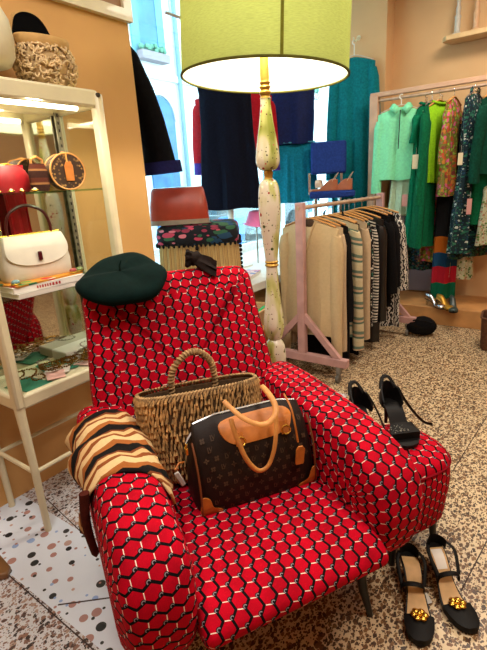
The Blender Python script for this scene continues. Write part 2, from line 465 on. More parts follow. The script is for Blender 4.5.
# ================================================================ BERET and BOW on the chair back
GRN = mat('bottle_green_felt', '031614', .95, 0, .25, 40, .4, 0, 0, .1)
ber = thing('beret', 'dark green felt beret hung over the left top corner of the red armchair back', 'beret', CM @ V((-.178, .862, 1.003)), 0)
rb = random.Random(3); ph = [rb.random()*6 for _ in range(6)]
prof = [(.001, .034), (.035, .036), (.075, .040), (.11, .041), (.138, .034), (.152, .022), (.153, .004), (.142, -.010), (.118, -.016), (.085, -.012), (.07, -.004)]
rg = []
for i, (r, z) in enumerate(prof):
    ring = []
    for k in range(40):
        a = 2*PI*k/40; e = min(1, r/.12)
        rr = r*(1+e*(.035*math.sin(2*a+ph[0])+.02*math.sin(3*a+ph[1])+.012*math.sin(7*a+ph[2])))
        zz = z+e*(.010*math.sin(2*a-.6)+.006*math.sin(3*a+ph[3])+.005*math.sin(5*a+ph[4]))-.03*max(0, -math.sin(a))*e
        ring.append(V((rr*math.cos(a), rr*math.sin(a), zz)))
    rg.append(ring)
M0 = Matrix.Rotation(CRZ, 4, 'Z') @ Matrix.Rotation(-.10, 4, 'Y') @ Matrix.Rotation(.22, 4, 'X')
MB().grid(rg, True, (True, True)).xf(M0).build('crown', GRN, ber, sub=1)
MB().tube([(0, 0, .032), (.003, .004, .052), (.012, .008, .066)], [.004, .003, .002], 6).xf(M0).build('stem', GRN, ber)
BOWM = cloth('dark_brown_fabric', '201816', .4)
bow = thing('fabric_bow', 'crumpled dark brown fabric bow lying on the right of the armchair top edge', 'bow', CM @ V((.10, .905, 1.020)), rot=(0, .15, CRZ-.30))
for sx, w, h_ in ((-1, .030, .038), (1, .088, .038)):
    rings = []
    for i in range(9):
        t = i/8; r = .024+(h_-.024)*math.sin(min(1, t*1.25)*PI*.5)*(1 if t < .85 else .7)
        ring = []
        for k in range(24):
            a = 2*PI*k/24; f = 1+.24*t*math.sin(7*a+sx)+.16*math.sin(3*a+2+sx)+.08*math.sin(11*a)
            ring.append(V((sx*t*w, .9*r*f*math.cos(a)-.012*t, .018+.004*t+r*f*.8*math.sin(a)-.040*t*(sx > 0))))
        rings.append(ring)
    MB().grid(rings, True, (True, True)).build('loop', BOWM, bow)
MB().ball((0, 0, .02), (.032, .030, .027), 14, 10, lambda d: 1+.12*math.sin(7*d.x+5*d.z)).build('knot', BOWM, bow)

# ================================================================ SCARF over the left arm
SCF = stripemat('striped_knit', [(0, '0f0c0b'), (.24, 'a3602c'), (.42, 'dfc08c'), (.66, '8a4a22'), (.78, 'd8b27c'), (.92, '7a3f1e')], .108, 1)
scarf = MB()
path = []
# outer hem -> up over arm -> down inside, at arm cross-section (x, z relative to arm top, outward offset)
cs = [(-.452, -.15), (-.456, -.12), (-.455, -.09), (-.448, -.06), (-.433, -.025), (-.40, .006), (-.37, .011), (-.34, .012), (-.31, .011), (-.283, .005), (-.262, -.012), (-.244, -.04), (-.236, -.075)]
cl = [0]
for i in range(1, len(cs)): cl.append(cl[-1]+math.hypot(cs[i][0]-cs[i-1][0], cs[i][1]-cs[i-1][1]))
def topz(y):
    pts_ = [(.03, .43), (.065, .49), (.16, .55), (.31, .588), (.5, .605), (.68, .612), (.80, .6)]
    for (a, b), (c_, d_) in zip(pts_, pts_[1:]):
        if y <= c_: return b+(d_-b)*(y-a)/(c_-a)
    return .6
rings = []; uvs = []; NT = 26
for i in range(NT+1):
    t = i/NT; ring = []; ru = []
    for j, (x, dz) in enumerate(cs):
        u = j/(len(cs)-1)
        y0 = .335-.10*max(0, u-.55)/.45-.0*u; y1 = .655-.10*max(0, u-.6)/.4
        y = lerp(y0, y1, t)
        side = max(0, -dz-.02)
        wob = side*.14*math.sin(t*13+u*4)+.004*math.sin(t*30+j)
        top = topz(y)
        dd = dz if x > -.4 else dz*(1-.45*t+.25*math.sin(t*9))
        ring.append(V((x-(wob if x < -.33 else -wob*.7), y+side*.12*math.sin(t*7+1), top+dd+.004*math.sin(t*21+u*9)+.004)))
        s0 = cl[8]; ru.append((cl[j], y+.38*abs(cl[j]-s0)*(.8 if cl[j] < s0 else -.8)+(0 if cl[j] < s0 else .03)))
    rings.append(ring); uvs.append(ru)
scarf.grid(rings, False, (False, False), lambda i, j: uvs[i][j])
sc = thing('scarf', 'brown, cream and black striped knit scarf draped over the left arm of the armchair', 'scarf', CM @ V((-.42, .5, .4)), CRZ)
scarf.xf(Matrix.Translation((.016, 0, 0)))
so = scarf.xf(CM).build('knit', SCF, sc, world=True)
so.modifiers.new('solid', 'SOLIDIFY').thickness = .006; so.modifiers['solid'].offset = 1
tl = MB(); rr_ = []
for i in range(10):
    t = i/9; z = lerp(.575, .395, t); ring = []
    for k in range(12):
        a = 2*PI*k/12; ring.append(V((-.432-.008*math.sin(t*PI)+(.013-.003*t)*math.sin(a), .335-.012*t+(.012-.002*t)*math.cos(a), z+.004*math.cos(3*a)*t)))
    rr_.append(ring)
tl.grid(rr_, True, (True, True)).xf(CM).build('tail', cloth('brown_knit', '43170f', .3), sc, world=True)['label'] = 'dark brown end of the scarf hanging down'

# ================================================================ BASKET
SEA = mat('seagrass', 'b08752', .85, 0, .6, 38, .2)
SEA_L = mat('seagrass_rim', '9c7c52', .85, 0, .6, 60, .3)
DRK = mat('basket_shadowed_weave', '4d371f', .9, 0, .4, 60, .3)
bsk = thing('basket_bag', 'woven seagrass basket bag with arched handle standing on the armchair seat behind the brown handbag', 'basket bag', CM @ V((-.03, .535, .388)), CRZ)
def bring(z):
    t = max(0, min(1, z/.285)); hw = lerp(.15, .205, min(1, (t*1.35))**.7); hd = lerp(.056, .046, t); yo = .03*t
    return hw, hd, yo
def brp(a, z, off=0):
    hw, hd, yo = bring(z); c, s_ = math.cos(a), math.sin(a); k = (abs(c)**2.8+abs(s_)**2.8)**(-1/2.8)
    return V((c*k*(hw+off), s_*k*(hd+off)+yo, z-.012*c))
wall = MB(); K = 48
zz = [0, .02, .06, .12, .19, .24, .28]
wr = [[brp(2*PI*k/K, z) for k in range(K)] for z in zz]+[[brp(2*PI*k/K, z, -.012) for k in range(K)] for z in zz[:0:-1]]
wall.grid(wr, True, (True, True)).build('body', DRK, bsk)
st = MB(); rs = random.Random(5); rows = 13
for r_ in range(rows):
    z0 = .004+r_*.0212
    for k in range(96):
        a = 2*PI*(k+.5*(r_ % 2)+rs.uniform(-.25, .25))/96
        if 0.15 < a < PI-.15 and r_ < 9: continue
        ln = rs.uniform(.026, .042); da = rs.uniform(.01, .045)
        p0 = brp(a, z0, .001); p1 = brp(a+da*.5, z0+ln*.5, .004+rs.uniform(0, .003)); p2 = brp(a+da, min(.288, z0+ln), .002)
        st.tube([p0, p1, p2], [.0022, .0052*rs.uniform(.7, 1.15), .0022], 5, caps=False)
st.build('weave', SEA, bsk)
rim = MB()
for k in range(110):
    a = 2*PI*k/110; p0 = brp(a, .276, .003); p1 = brp(a+.05, .287, -.003); p2 = brp(a+.10, .294, -.010)
    rim.tube([p0, (p0+p2)/2+V((0, 0, .007)), p2], [.003, .0055, .003], 5, caps=False)
rim.build('rim', SEA_L, bsk)
hd = MB(); arch = smooth_line([(-0.080, 0.067, 0.242), (-0.082, 0.065, 0.302), (-0.070, 0.062, 0.357), (-0.027, 0.058, 0.397), (0.018, 0.058, 0.397), (0.056, 0.062, 0.357), (0.068, 0.065, 0.302), (0.068, 0.067, 0.242)], 12)
hd.tube(arch, .0085, 8)
coil = []
for i in range(300):
    t = i/299*(len(arch)-1.001); k = int(t); p = arch[k]+(arch[k+1]-arch[k])*(t-k); d_ = (arch[k+1]-arch[k]).normalized()
    n1 = d_.cross(V((0, 1, 0))).normalized(); n2 = d_.cross(n1); a = i*.75
    coil.append(p+(n1*math.cos(a)+n2*math.sin(a))*.0085)
hd.tube(coil, .0042, 5)
hd.build('handle', SEA_L, bsk)

# ================================================================ BROWN MONOGRAM HANDBAG
CAN = mat('brown_coated_canvas', '1e1410', .5, 0, .2, 220, .1, 0, 0, .25)
TAN = mat('tan_leather', 'b56a24', .5, 0, .18, 30, .1)
TANL = mat('honey_leather', 'c98a45', .5, 0, .18, 30, .1)
GOLD = mat('gold_metal', 'd2a544', .25, 1, .1, 20, 0)
SILV = mat('silver_metal', 'cfcfd2', .25, 1, .1, 20, 0)
BGP = V((.055, .385, .385)); BGR = -.06
bag = thing('handbag', 'dark brown monogram canvas handbag with tan leather handles in the middle of the armchair seat', 'handbag', CM @ BGP, CRZ+BGR)
BI = WM[bag].inverted()
lev = [(0, .182, -.062, .062), (.006, .190, -.074, .074), (.03, .195, -.079, .079), (.09, .194, -.078, .078), (.15, .189, -.068, .072), (.20, .183, -.048, .06), (.235, .178, -.024, .042), (.258, .174, .000, .028), (.268, .170, .010, .020)]
def bagring(z, hw, y0, y1, nn=56):
    out = []
    for k in range(nn):
        a = 2*PI*k/nn; c, s_ = math.cos(a), math.sin(a); p = 5.0; kk = (abs(c)**p+abs(s_)**p)**(-1/p)
        x = c*kk*hw; out.append(V((x, (y0+y1)/2+s_*kk*(y1-y0)/2-.005*(1-(x/hw)**2)*(s_ < 0), z-.014*max(0, abs(x/hw)-.62)/.38*(z/.268)**2)))
    return out
bodyb = MB().grid([bagring(*l) for l in lev], True, (True, True)); mono_start = len(bodyb.f)
def bfront(x, z, off=.002):
    for a, b in zip(lev, lev[1:]):
        if z <= b[0]:
            t = (z-a[0])/(b[0]-a[0]); y0 = lerp(a[2], b[2], t); hw = lerp(a[1], b[1], t); break
    else: y0, hw = lev[-1][2], lev[-1][1]
    u = min(1, abs(x)/hw)
    return V((x, y0-.005*(1-u*u)-off, z-.014*max(0, u-.62)/.38*(z/.268)**2))
def patch(poly, nx=10, nz=8, off=.003):
    """fan-grid a closed outline on the bag's front"""
    cx_ = sum(p[0] for p in poly)/len(poly); cz_ = sum(p[1] for p in poly)/len(poly); mb = MB(); rings = []
    for r_ in (1, .98, .7, .4, .02):
        rings.append([bfront(cx_+(p[0]-cx_)*r_, cz_+(p[1]-cz_)*r_, off if r_ < 1 else 0) for p in poly])
    return mb.grid(rings, True, (False, True))
pan = [(p.x, p.y) for p in smooth_line([(-.10, .245, 0), (-.092, .215, 0), (-.06, .196, 0), (.0, .193, 0), (.07, .195, 0), (.11, .202, 0), (.128, .225, 0), (.132, .245, 0), (.10, .258, 0), (.0, .26, 0), (-.07, .257, 0)], 4, True)]
patch(pan, off=.004).build('top_panel', TAN, bag)
patch([(p.x, p.y) for p in smooth_line([(-.186, .008, 0), (-.184, .06, 0), (-.176, .07, 0), (-.158, .058, 0), (-.150, .03, 0), (-.128, .018, 0), (-.126, .007, 0)], 4, True)], off=.003).build('corner_patch', TAN, bag)
patch([(p.x, p.y) for p in smooth_line([(.186, .008, 0), (.184, .058, 0), (.178, .066, 0), (.168, .052, 0), (.158, .028, 0), (.132, .018, 0), (.128, .007, 0)], 4, True)], off=.003).build('corner_patch', TAN, bag)
for sx in (-1, 1):
    MB().tube([bfront(sx*.184, .006+.225*i/14, .002) for i in range(15)], .0032, 6).build('piping', mat('brown_piping', '6e3a18', .5), bag)
def bpx(px, py, y): # sight onto a plane of the handbag's own frame
    r = BI.to_3x3() @ ray(px, py); e = BI @ EYE; return e+r*((y-e.y)/r.y)
fl = []
for (px, py, y) in [(231, 419, -.062), (233, 427, -.075), (239, 443, -.088), (247, 460, -.094), (258, 470.5, -.096), (268, 466, -.095), (274, 450, -.09), (276, 432, -.08), (276, 416, -.064)]:
    fl.append(bpx(px, py, y))
MB().tube(smooth_line(fl, 6), .0072, 8, flat=.6).build('handle', TANL, bag)
bk = [bpx(*a) for a in [(224, 401, -.04), (231, 408, -.062), (243, 418, -.092), (257, 424, -.105), (268, 423, -.106), (275, 415, -.098), (275, 405, -.075), (269, 394, -.035), (262, 386, .012)]]
MB().tube(smooth_line(bk, 6), .0085, 8, flat=.6).build('handle', TANL, bag)
for x in (-.048, .098):
    rb_ = MB(); rb_.tube([(bfront(x-.001, .192, .006)), bfront(x, .225, .007)], .013, 8, flat=.35); rb_.build('handle_tab', TAN, bag)
    MB().tube([bfront(x+.014*math.cos(a*PI/5), .205+.011*math.sin(a*PI/5), .013) for a in range(10)], .0022, 6, True).build('ring', GOLD, bag)
zp = MB(); zp.tube([V((x, .015,   .2685-.014*max(0, abs(x/.162)-.62)/.38)) for x in [-.165+i*.33/24 for i in range(25)]], .0045, 6); zp.build('zip', SILV, bag)
MB().tube([(-.168, .012, .236), (-.186, .0, .222), (-.198, -.01, .212)], [.004, .005, .003], 6).build('zip_pull', SILV, bag)
tg = [bpx(284, 394, -.012), bpx(291, 408, -.06), bpx(295, 425, -.085), bpx(298, 442, -.092)]
MB().tube(smooth_line(tg, 5), .003, 6).build('tag_strap', TAN, bag)
tgp = bpx(300, 455, -.093)
tgm = MB().prism([(-.012, -.03), (.012, -.03), (.014, -.022), (.014, .02), (.007, .03), (-.007, .03), (-.014, .02), (-.014, -.022)], -.003, .003, 1)
tgm.xf(Matrix.Translation(tgp) @ Matrix.Rotation(.1, 4, 'Y')).build('luggage_tag', TAN, bag, bev=.001)
lk = MB(); lp = bpx(186.5, 451, -.03); lk.box(lp, (.007, .016, .02)); lk.tube([lp+V((0, .006*math.cos(a*PI/8), .01+.012*math.sin(a*PI/8))) for a in range(9)], .002, 6); lk.build('padlock', GOLD, bag, bev=.001)
wt = MB().box((0, 0, 0), (.014, .006, .05), Matrix.Rotation(-.35, 3, 'Y')); wt.xf(Matrix.Translation(bpx(180, 479, -.07))).build('price_tag', mat('grey_plastic_tag', 'a8a4a2', .5), bag, bev=.003)
MB().tube([bpx(184, 462, -.04), bpx(179, 463, -.05), bpx(175, 470, -.06)], .0025, 6).build('tag_cord', TAN, bag)
# the printed monogram: letters and four-petal flowers in a diamond lattice
mono = bodyb
def stroke(c, a, b, w):
    a, b = V((*a, 0)), V((*b, 0)); d_ = (b-a).normalized(); n_ = V((-d_.y, d_.x, 0))*w/2
    P4 = [bfront(c[0]+p.x, c[1]+p.y, .0012) for p in (a-n_, b-n_, b+n_, a+n_)]; k = len(mono.v); mono.v += P4; mono.face((k, k+1, k+2, k+3))
def petal(c, a, l, w):
    P_ = []
    for i in range(8):
        t = 2*PI*i/8; u = l*.55+l*.45*math.cos(t); v = w*math.sin(t); P_.append(bfront(c[0]+u*math.cos(a)-v*math.sin(a), c[1]+u*math.sin(a)+v*math.cos(a), .0012))
    k = len(mono.v); mono.v += P_; mono.face(tuple(range(k, k+8)))
for r_ in range(9):
    for k in range(-6, 7):
        x = k*.031+(.0155 if r_ % 2 else 0); z = .018+r_*.026
        if abs(x) > .165 or (z > .18 and -.11 < x < .14) or (z < .075 and abs(x) > .14) or z > .235: continue
        kind = (k+2*r_) % 3
        if kind == 0:
            stroke((x, z), (-.005, .008), (-.005, -.006), .003); stroke((x, z), (-.0065, -.006), (.003, -.006), .0025)
            stroke((x, z), (-.001, .007), (.003, -.004), .003); stroke((x, z), (.003, -.004), (.008, .007), .0015)
        else:
            for a in range(4): petal((x, z), a*PI/2+(PI/4 if kind == 2 else 0), .0085, .0026 if kind == 1 else .0034)
for i_ in range(mono_start, len(mono.f)): mono.m[i_] = 1
mono.build('body', CAN, bag, mats=[mat('monogram_ochre', '3f2b1a', .5, 0, .15, 50, 0)])

# ================================================================ SHOES
SHB = mat('black_leather', '0b0909', .5, 0, .2, 60, .1, 0, 0, .22)
SHB2 = mat('black_satin', '090706', .6, 0, .2, 60, .15, 0, 0, .2)
INS = mat('tan_insole', 'cfa873', .6, 0, .12, 40, .05)
def foot(t):  # half-width along the sole, t 0 heel .. 1 toe
    pts_ = [(0, .018), (.06, .027), (.15, .030), (.3, .027), (.45, .027), (.6, .035), (.72, .042), (.84, .040), (.93, .032), (.98, .022), (1, .010)]
    for (a, b), (c_, d_) in zip(pts_, pts_[1:]):
        if t <= c_: return lerp(b, d_, (t-a)/(c_-a))
    return .01
def solez(t, h): return h if t < .18 else (.006+(h-.006)*(.5+.5*math.cos(PI*min(1, (t-.18)/.5))))
def footgrid(t0, t1, h, w, dz0, dz1, Ln, side=1, n_=22, dome=0):
    rings = []
    for i in range(n_+1):
        t = lerp(t0, t1, i/n_); hw = foot(t)*w; z = solez(t, h); cx_ = side*.010*math.sin(PI*t)
        top = [V((cx_+hw*u, -Ln*t, z+dz1+dome*(1-u*u)*math.sin(PI*min(1, max(0, (i/n_)*.75+.2))))) for u in (-1, -.85, -.5, 0, .5, .85, 1)]
        bot = [V((cx_+hw*u, -Ln*t, z+dz0)) for u in (1, .5, 0, -.5, -1)]
        rings.append(top+bot)
    return MB().grid(rings, True, (True, True))
def strap(pts, w=.006, th=.25, m=SHB2, par=None, name='strap'):
    return MB().tube(smooth_line(pts, 6), w, 8, flat=th).build(name, m, par)
def flower_sandal(label, loc, rz, side, paper):
    t = thing('heeled_sandal', label, 'sandal', loc, rz, 'gold flower sandals'); Ln = .275; h = .075
    footgrid(0, 1, h, 1.0, 0, .010, Ln, side).build('sole', SHB, t)
    footgrid(.10, .80, h, .86, .010, .0125, Ln, side).build('insole', INS, t)
    if paper:
        footgrid(.13, .36, h, .62, .0125, .0135, Ln, side).build('paper_label', mat('white_paper', 'e8e4dc', .8, 0, .05, 20, 0), t)
    hb = MB(); hb.grid([[V((sx*(.022-.004*k), -.052*(yy), h*(1-k/4))) for sx, yy in ((-1, .05+.05*k/4), (1, .05+.05*k/4), (1, 1-.1*k/4), (-1, 1-.1*k/4))] for k in range(5)], True, (True, True))
    hb.build('heel', SHB, t, bev=.004)
    # counter cup round the heel
    cup = []
    for i in range(15):
        a = PI*(i/14); ct = .030*math.cos(a); ys = -.035+.036*math.sin(a)
        cup.append([V((ct, ys, h+.008)), V((ct*1.04, ys*1.0, h+.03)), V((ct*.98, ys-.004, h+.046)), V((ct*.93, ys-.004, h+.046)), V((ct*.95, ys-.003, h+.01))])
    MB().grid(cup, True, (True, True)).build('heel_cup', SHB2, t)
    footgrid(.70, 1.0, h, 1.03, .008, .022, Ln, side, 18, .008).build('toe', SHB2, t)
    strap([(-.034, -.120, .040), (-.031, -.123, .066), (0, -.127, .078), (.031, -.123, .066), (.034, -.120, .040)], .0085, .3, SHB2, t, 'ankle_strap')
    strap([(.030, -.03, h+.035), (.045, -.065, h+.028), (.033, -.122, h-.01)], .006, .3, SHB2, t, 'side_strap')
    strap([(-.030, -.03, h+.035), (-.040, -.065, h+.024), (-.032, -.122, h-.012)], .006, .3, SHB2, t, 'side_strap')
    fw = MB()
    for k in range(6):
        a = k*PI/3; fw.ball((.011*math.cos(a), .011*math.sin(a), .002), (.008, .008, .004), 8, 6)
    fw.ball((0, 0, .004), (.006, .006, .005), 8, 6)
    fw.xf(Matrix.Translation((side*.008, -.198, .034)) @ Matrix.Rotation(-.2, 4, 'X') @ Matrix.Scale(1.45, 4)); fw.build('flower', GOLD, t)
    return t
def pose(heel, toe):
    d_ = V(toe)-V(heel); return (heel[0], heel[1], 0), math.atan2(d_.y, d_.x)+PI/2
l_, r_ = pose((-.322, 1.29), (-.203, 1.035)); flower_sandal('left of the two black heeled sandals with gold flower on the floor before the pouf', l_, r_, 1, False)
l_, r_ = pose((-.262, 1.375), (-.088, 1.155)); flower_sandal('right black gold flower sandal on the floor, white paper label on its insole', l_, r_, -1, True)
ht = thing('hang_tag', 'small white price tag lying between the two floor sandals', 'price tag', (-.232, 1.205, .0), .9)
MB().box((0, 0, .012), (.022, .03, .0015), Matrix.Rotation(.35, 3, 'X')).build('card', mat('white_card', 'c8c4bc', .8, 0, .05, 20, 0), ht, smooth=False)
MB().tube(smooth_line([(0, .012, .018), (.012, .028, .016), (.03, .035, .008), (.05, .03, .003)], 5), .0008, 5).build('string', mat('cotton_string', 'bbb5a8', .9), ht)

def sling_shoe(label, heel, toe, side, fall):
    p, rz = pose(heel, toe); Ln = (V((*toe, 0))-V((*heel, 0))).length; h = .085
    t = thing('slingback_shoe', label, 'shoe', (p[0], p[1], .407), rz, 'black slingbacks on the pouf')
    footgrid(0, 1, h, 1.15, 0, .010, Ln, side).build('sole', SHB, t)
    MB().tube([(0, -.022, h), (0, -.014, h*.5), (0, -.012, 0)], [.014, .008, .006], 10).build('heel', SHB, t)
    cup = []
    for i in range(17):
        a = PI*(i/16); ct = .039*math.cos(a); ys = -.065+.068*math.sin(a); tz = .082*(.35+.65*math.sin(a)**.7)
        cup.append([V((ct*.9, ys, h+.004)), V((ct*1.1, ys+.004, h+tz*.5)), V((ct*.95, ys-.002, h+tz)), V((ct*.85, ys-.004, h+tz)), V((ct*.98, ys-.002, h+tz*.5)), V((ct*.8, ys-.002, h+.006))])
    MB().grid(cup, True, (True, True)).build('heel_cup', SHB, t)
    strap([(-.028, -.02, h+.06), (-.012, .006, h+.092), (.012, .006, h+.092), (.028, -.02, h+.06)], .0075, .4, SHB2, t, 'pull_loop')
    strap([(.03, -.03, h+.066)]+fall, .0115, .25, SHB2, t, 'strap')
    footgrid(.56, .80, h, 1.25, .008, .034, Ln, side, 8, .008).build('vamp_strap', SHB2, t)
    st_ = MB(); rs = random.Random(2)
    for k in range(60):
        x = rs.uniform(-.036, .036); y = -Ln*rs.uniform(.60, .77); st_.ball((x, y, solez(-y/Ln, h)+.033+.006*(1-(x/.036)**2)), .0028, 6, 4)
    st_.build('studs', mat('pewter_beads', '6d6a62', .3, .8, .3, 90, 0), t)
    return t
hA, tA = CM @ V((.655, .455, 0)), CM @ V((.592, .262, 0)); hB, tB = CM @ V((.525, .475, 0)), CM @ V((.50, .29, 0))
sling_shoe('right of the two black slingback shoes on the pouf, its studded toe strap in view', (hA.x, hA.y), (tA.x, tA.y), 1, [(.06, -.02, .10), (.10, -.03, .04), (.128, -.055, .009), (.152, -.075, .006)])
sling_shoe('left of the two black slingback shoes, standing on the pouf behind the armchair arm', (hB.x, hB.y), (tB.x, tB.y), -1, [(.045, -.04, .125), (.062, -.07, .07), (.073, -.10, .010)])
# ================================================================ SETTING
def struct(name, mb, m, **kw): return mb.build(name, m, None, kind='structure', **kw)
WALL = mat('ochre_plaster', 'd2a263', .85, 0, .05, 3, .05)
WALLB = mat('peach_plaster', 'd3a877', .85, 0, .05, 3, .05)
CEIL = mat('white_ceiling', 'e8e0d2', .9, 0, .03, 3, 0)
CREAM = mat('cream_enamel', 'd9d0ad', .35, 0, .06, 12, .03, 0, .2)
DOTS = terrazzo('pebble_terrazzo', 'dde8f6', ['1b2126', 'a57d78', '22282a', '8eaad8', 'a97f78', '2a2d2f', 'b89a90'], [(15, .80, .23, 1, 0), (34, .28, .20, 1, 0)])
CHIPL = terrazzo('grey_chip_terrazzo', 'd3d6dc', ['4a3430', '7f5f55', 'a58d80', '2c2528', '8c6a5c'], [(64, .75, .44, .75, 1.2), (130, .6, .36, 1, .8)], 3)
CHIPB = terrazzo('brown_chip_terrazzo', 'd8c09a', ['4a3120', '6d4828', '7d5933', '573a21', '3a2513'], [(84, .85, .50, .66, 1.3), (140, .6, .40, .8, .8)], 9)
def fl(x0, x1, y0, y1, m): struct('floor', MB().box(((x0+x1)/2, (y0+y1)/2, -.03), (x1-x0, y1-y0, .06)), m, smooth=False)
XD = -.80
fl(-1.98, XD, .53, .80, DOTS)
fl(-1.98, XD, -2.5, .53, CHIPL)
fl(-1.98, -1.02, .80, 2.45, CHIPL)
fl(-1.02, XD, .80, 2.45, CHIPB)
fl(XD, 2.6, -2.5, 4.7, CHIPB)
fl(-1.98, XD, 2.45, 4.7, CHIPB)
JN = mat('dark_joint', '3f3029', .9)
def joint(n_, a, b, w=.004):
    a, b = V(a), V(b); d_ = b-a
    struct('trim_%d' % n_, MB().box(tuple((a+b)/2), (d_.length, w, .0016), Matrix.Rotation(math.atan2(d_.y, d_.x), 3, 'Z')), JN, smooth=False)
joint(1, (-1.98, .53, 0), (XD, .515, 0)); joint(2, (-1.9, .86, 0), (XD, .71, 0))
joint(3, (-1.236, .55, 0), (-1.09, .68, 0), .005); joint(4, (-.31, 1.95, 0), (-.235, 2.9, 0)); joint(5, (-.15, 1.3, 0), (-.10, 1.7, 0))
# walls
struct('wall_left', MB().box((-1.94, -.36, 1.45), (.08, 4.28, 2.9)), WALL, smooth=False)
struct('wall_right', MB().box((2.64, 1.1, 1.45), (.08, 7.3, 2.9)), WALLB, smooth=False)
struct('wall_front', MB().box((.3, -2.54, 1.45), (4.7, .08, 2.9)), WALLB, smooth=False)
struct('wall_back', MB().box((.55, 4.69, 1.45), (4.2, .08, 2.9)), WALLB, smooth=False)
struct('wall_pier', MB().box((-1.76, 4.56, 1.45), (.42, .22, 2.9)), WALLB, smooth=False)
struct('ceiling', MB().box((-.05, 1.1, 2.94), (5.5, 7.3, .08)), CEIL, smooth=False)
# display bay
PLF = mat('white_platform', 'dcdad2', .5, 0, .05, 10, 0)
struct('trim_6', MB().box((-2.25, 2.75, .60), (1.0, 3.4, .06)), PLF, bev=.006)
struct('wall_riser', MB().box((-1.88, 2.92, .285), (.06, 3.1, .57)), mat('tan_riser', 'b98f5c', .8, 0, .08, 5, .05), smooth=False)
struct('wall_bay', MB().box((-2.36, 1.02, 1.45), (.8, .08, 2.9)), WALLB, smooth=False)
WF = mat('white_window_paint', 'e4e4e0', .4)
GL = glassmat('shop_window_glass', 'f2fafa', .05)
w1 = struct('window_1', MB().box((-2.74, 2.82, 1.76), (.012, 3.55, 2.24)), GL, smooth=False)
wf = MB(); wf.box((-2.74, 2.82, .66), (.06, 3.55, .08)); wf.box((-2.74, 2.82, 2.86), (.06, 3.55, .08)); wf.box((-2.74, 1.09, 1.76), (.06, .06, 2.3)); wf.box((-2.74, 4.57, 1.76), (.06, .06, 2.3))
wf.build('window_frame', WF, w1, smooth=False)
w2 = struct('window_2', MB().box((-2.35, 4.62, 1.76), (.74, .012, 2.24)), GL, smooth=False)
wf = MB(); wf.box((-2.35, 4.62, .66), (.76, .05, .08)); wf.box((-2.35, 4.62, 2.86), (.76, .05, .08)); wf.build('window_frame', WF, w2, smooth=False)
# plinth and panel under the right rack
struct('trim_7', MB().box((.3, 4.38, .0775), (4.3, .55, .155)), mat('tan_wood_plinth', 'c08a52', .6, 0, .15, 9, .05), bev=.004)
pn = struct('trim_8', MB().box((-1.22, 4.625, .72), (.62, .02, 1.1)), mat('lilac_grey_panel', '8d8188', .5, 0, .1, 4, 0), bev=.004)

# ================================================================ STREET
STN = mat('pale_stone', 'd9dcdc', .9, 0, .06, 2, 0)
gb = MB().box((-9, 14, -.13), (12.4, 50, .06)); struct('floor_street', gb, mat('pale_asphalt', 'a9adb0', .9, 0, .08, 2, 0), smooth=False)
struct('floor_pavement', MB().box((-8.2, 14, -.06), (1.6, 50, .12)), mat('pavement_stone', 'c9cccd', .9, 0, .06, 2, 0), smooth=False)
bld = thing('building', 'pale stone building with blue windows across the street, seen through the shop window', 'building', (-9, 12, -.1))
MB().box((-9.5, 14, 5.9), (1, 46, 12), None).build('wall', STN, bld, smooth=False, world=True)
MB().box((-8.96, 14, 3.95), (.10, 46, .14)).build('cornice', STN, bld, smooth=False, world=True)
WGL = mat('blue_window', '3a6a8c', .3, 0, .2, 2, 0); SHT = mat('blue_grey_shutter', '5a8796', .6, 0, .1, 3, 0); ARC = mat('blue_arch_door', '3f6a98', .5, 0, .2, 4, 0)
for k in range(5):
    y = 9.0+k*2.1; w_ = MB(); w_.box((-8.98, y, 5.25), (.06, .62, 1.7)).build('window', WGL, bld, smooth=False, world=True)
    s_ = MB(); s_.box((-8.96, y-.42, 5.25), (.05, .24, 1.8)); s_.box((-8.96, y+.42, 5.25), (.05, .24, 1.8)); s_.build('shutter', SHT, bld, smooth=False, world=True)
    b_ = MB(); b_.box((-8.85, y, 4.32), (.24, .9, .18)); b_.build('window_box', mat('rusty_planter', '8e7d82', .8), bld, smooth=False, world=True)
    pl = MB(); rr = random.Random(k)
    for q in range(26): pl.ball((-8.85+rr.uniform(-.1, .1), y+rr.uniform(-.42, .42), 4.44+rr.uniform(0, .12)), .06, 6, 4)
    pl.build('plants', mat('grey_green_leaves', '5c8a72', .8), bld, world=True)
for k in range(5):
    y = 9.15+k*2.6; poly = [(y-.5, 0), (y+.5, 0)]+[(y+.5*math.cos(a*PI/12), 2.95+.55*math.sin(a*PI/12)) for a in range(13)]
    MB().prism(poly, -8.99, -8.95, 0).build('arched_door', ARC, bld, smooth=False, world=True)
    tr = MB(); tr.tube([(-8.95, y+.56*math.cos(a*PI/12), 2.95+.62*math.sin(a*PI/12)) for a in range(13)], .05, 6); tr.build('arch_moulding', STN, bld, world=True)
MB().tube([(-8.9, 9.93, -.1), (-8.9, 9.93, 9)], .06, 8).build('downpipe', mat('blue_grey_pipe', '6f8b98', .5), bld, world=True)
car = thing('car', 'dark car parked across the street behind the hanging skirts', 'car', (-6.9, 9.6, -.1), 0)
cp = smooth_line([(-2.0, .35, 0), (-2.0, .75, 0), (-1.25, .85, 0), (-.7, 1.35, 0), (.7, 1.38, 0), (1.35, .95, 0), (2.0, .8, 0), (2.05, .35, 0)], 4)
CARP = mat('dark_car_paint', '1e2a33', .25, 0, .1, 5, 0, 0, .5)
MB().prism([(p.x, p.y) for p in cp], -.8, .8, 0).build('body', CARP, car, bev=.05)
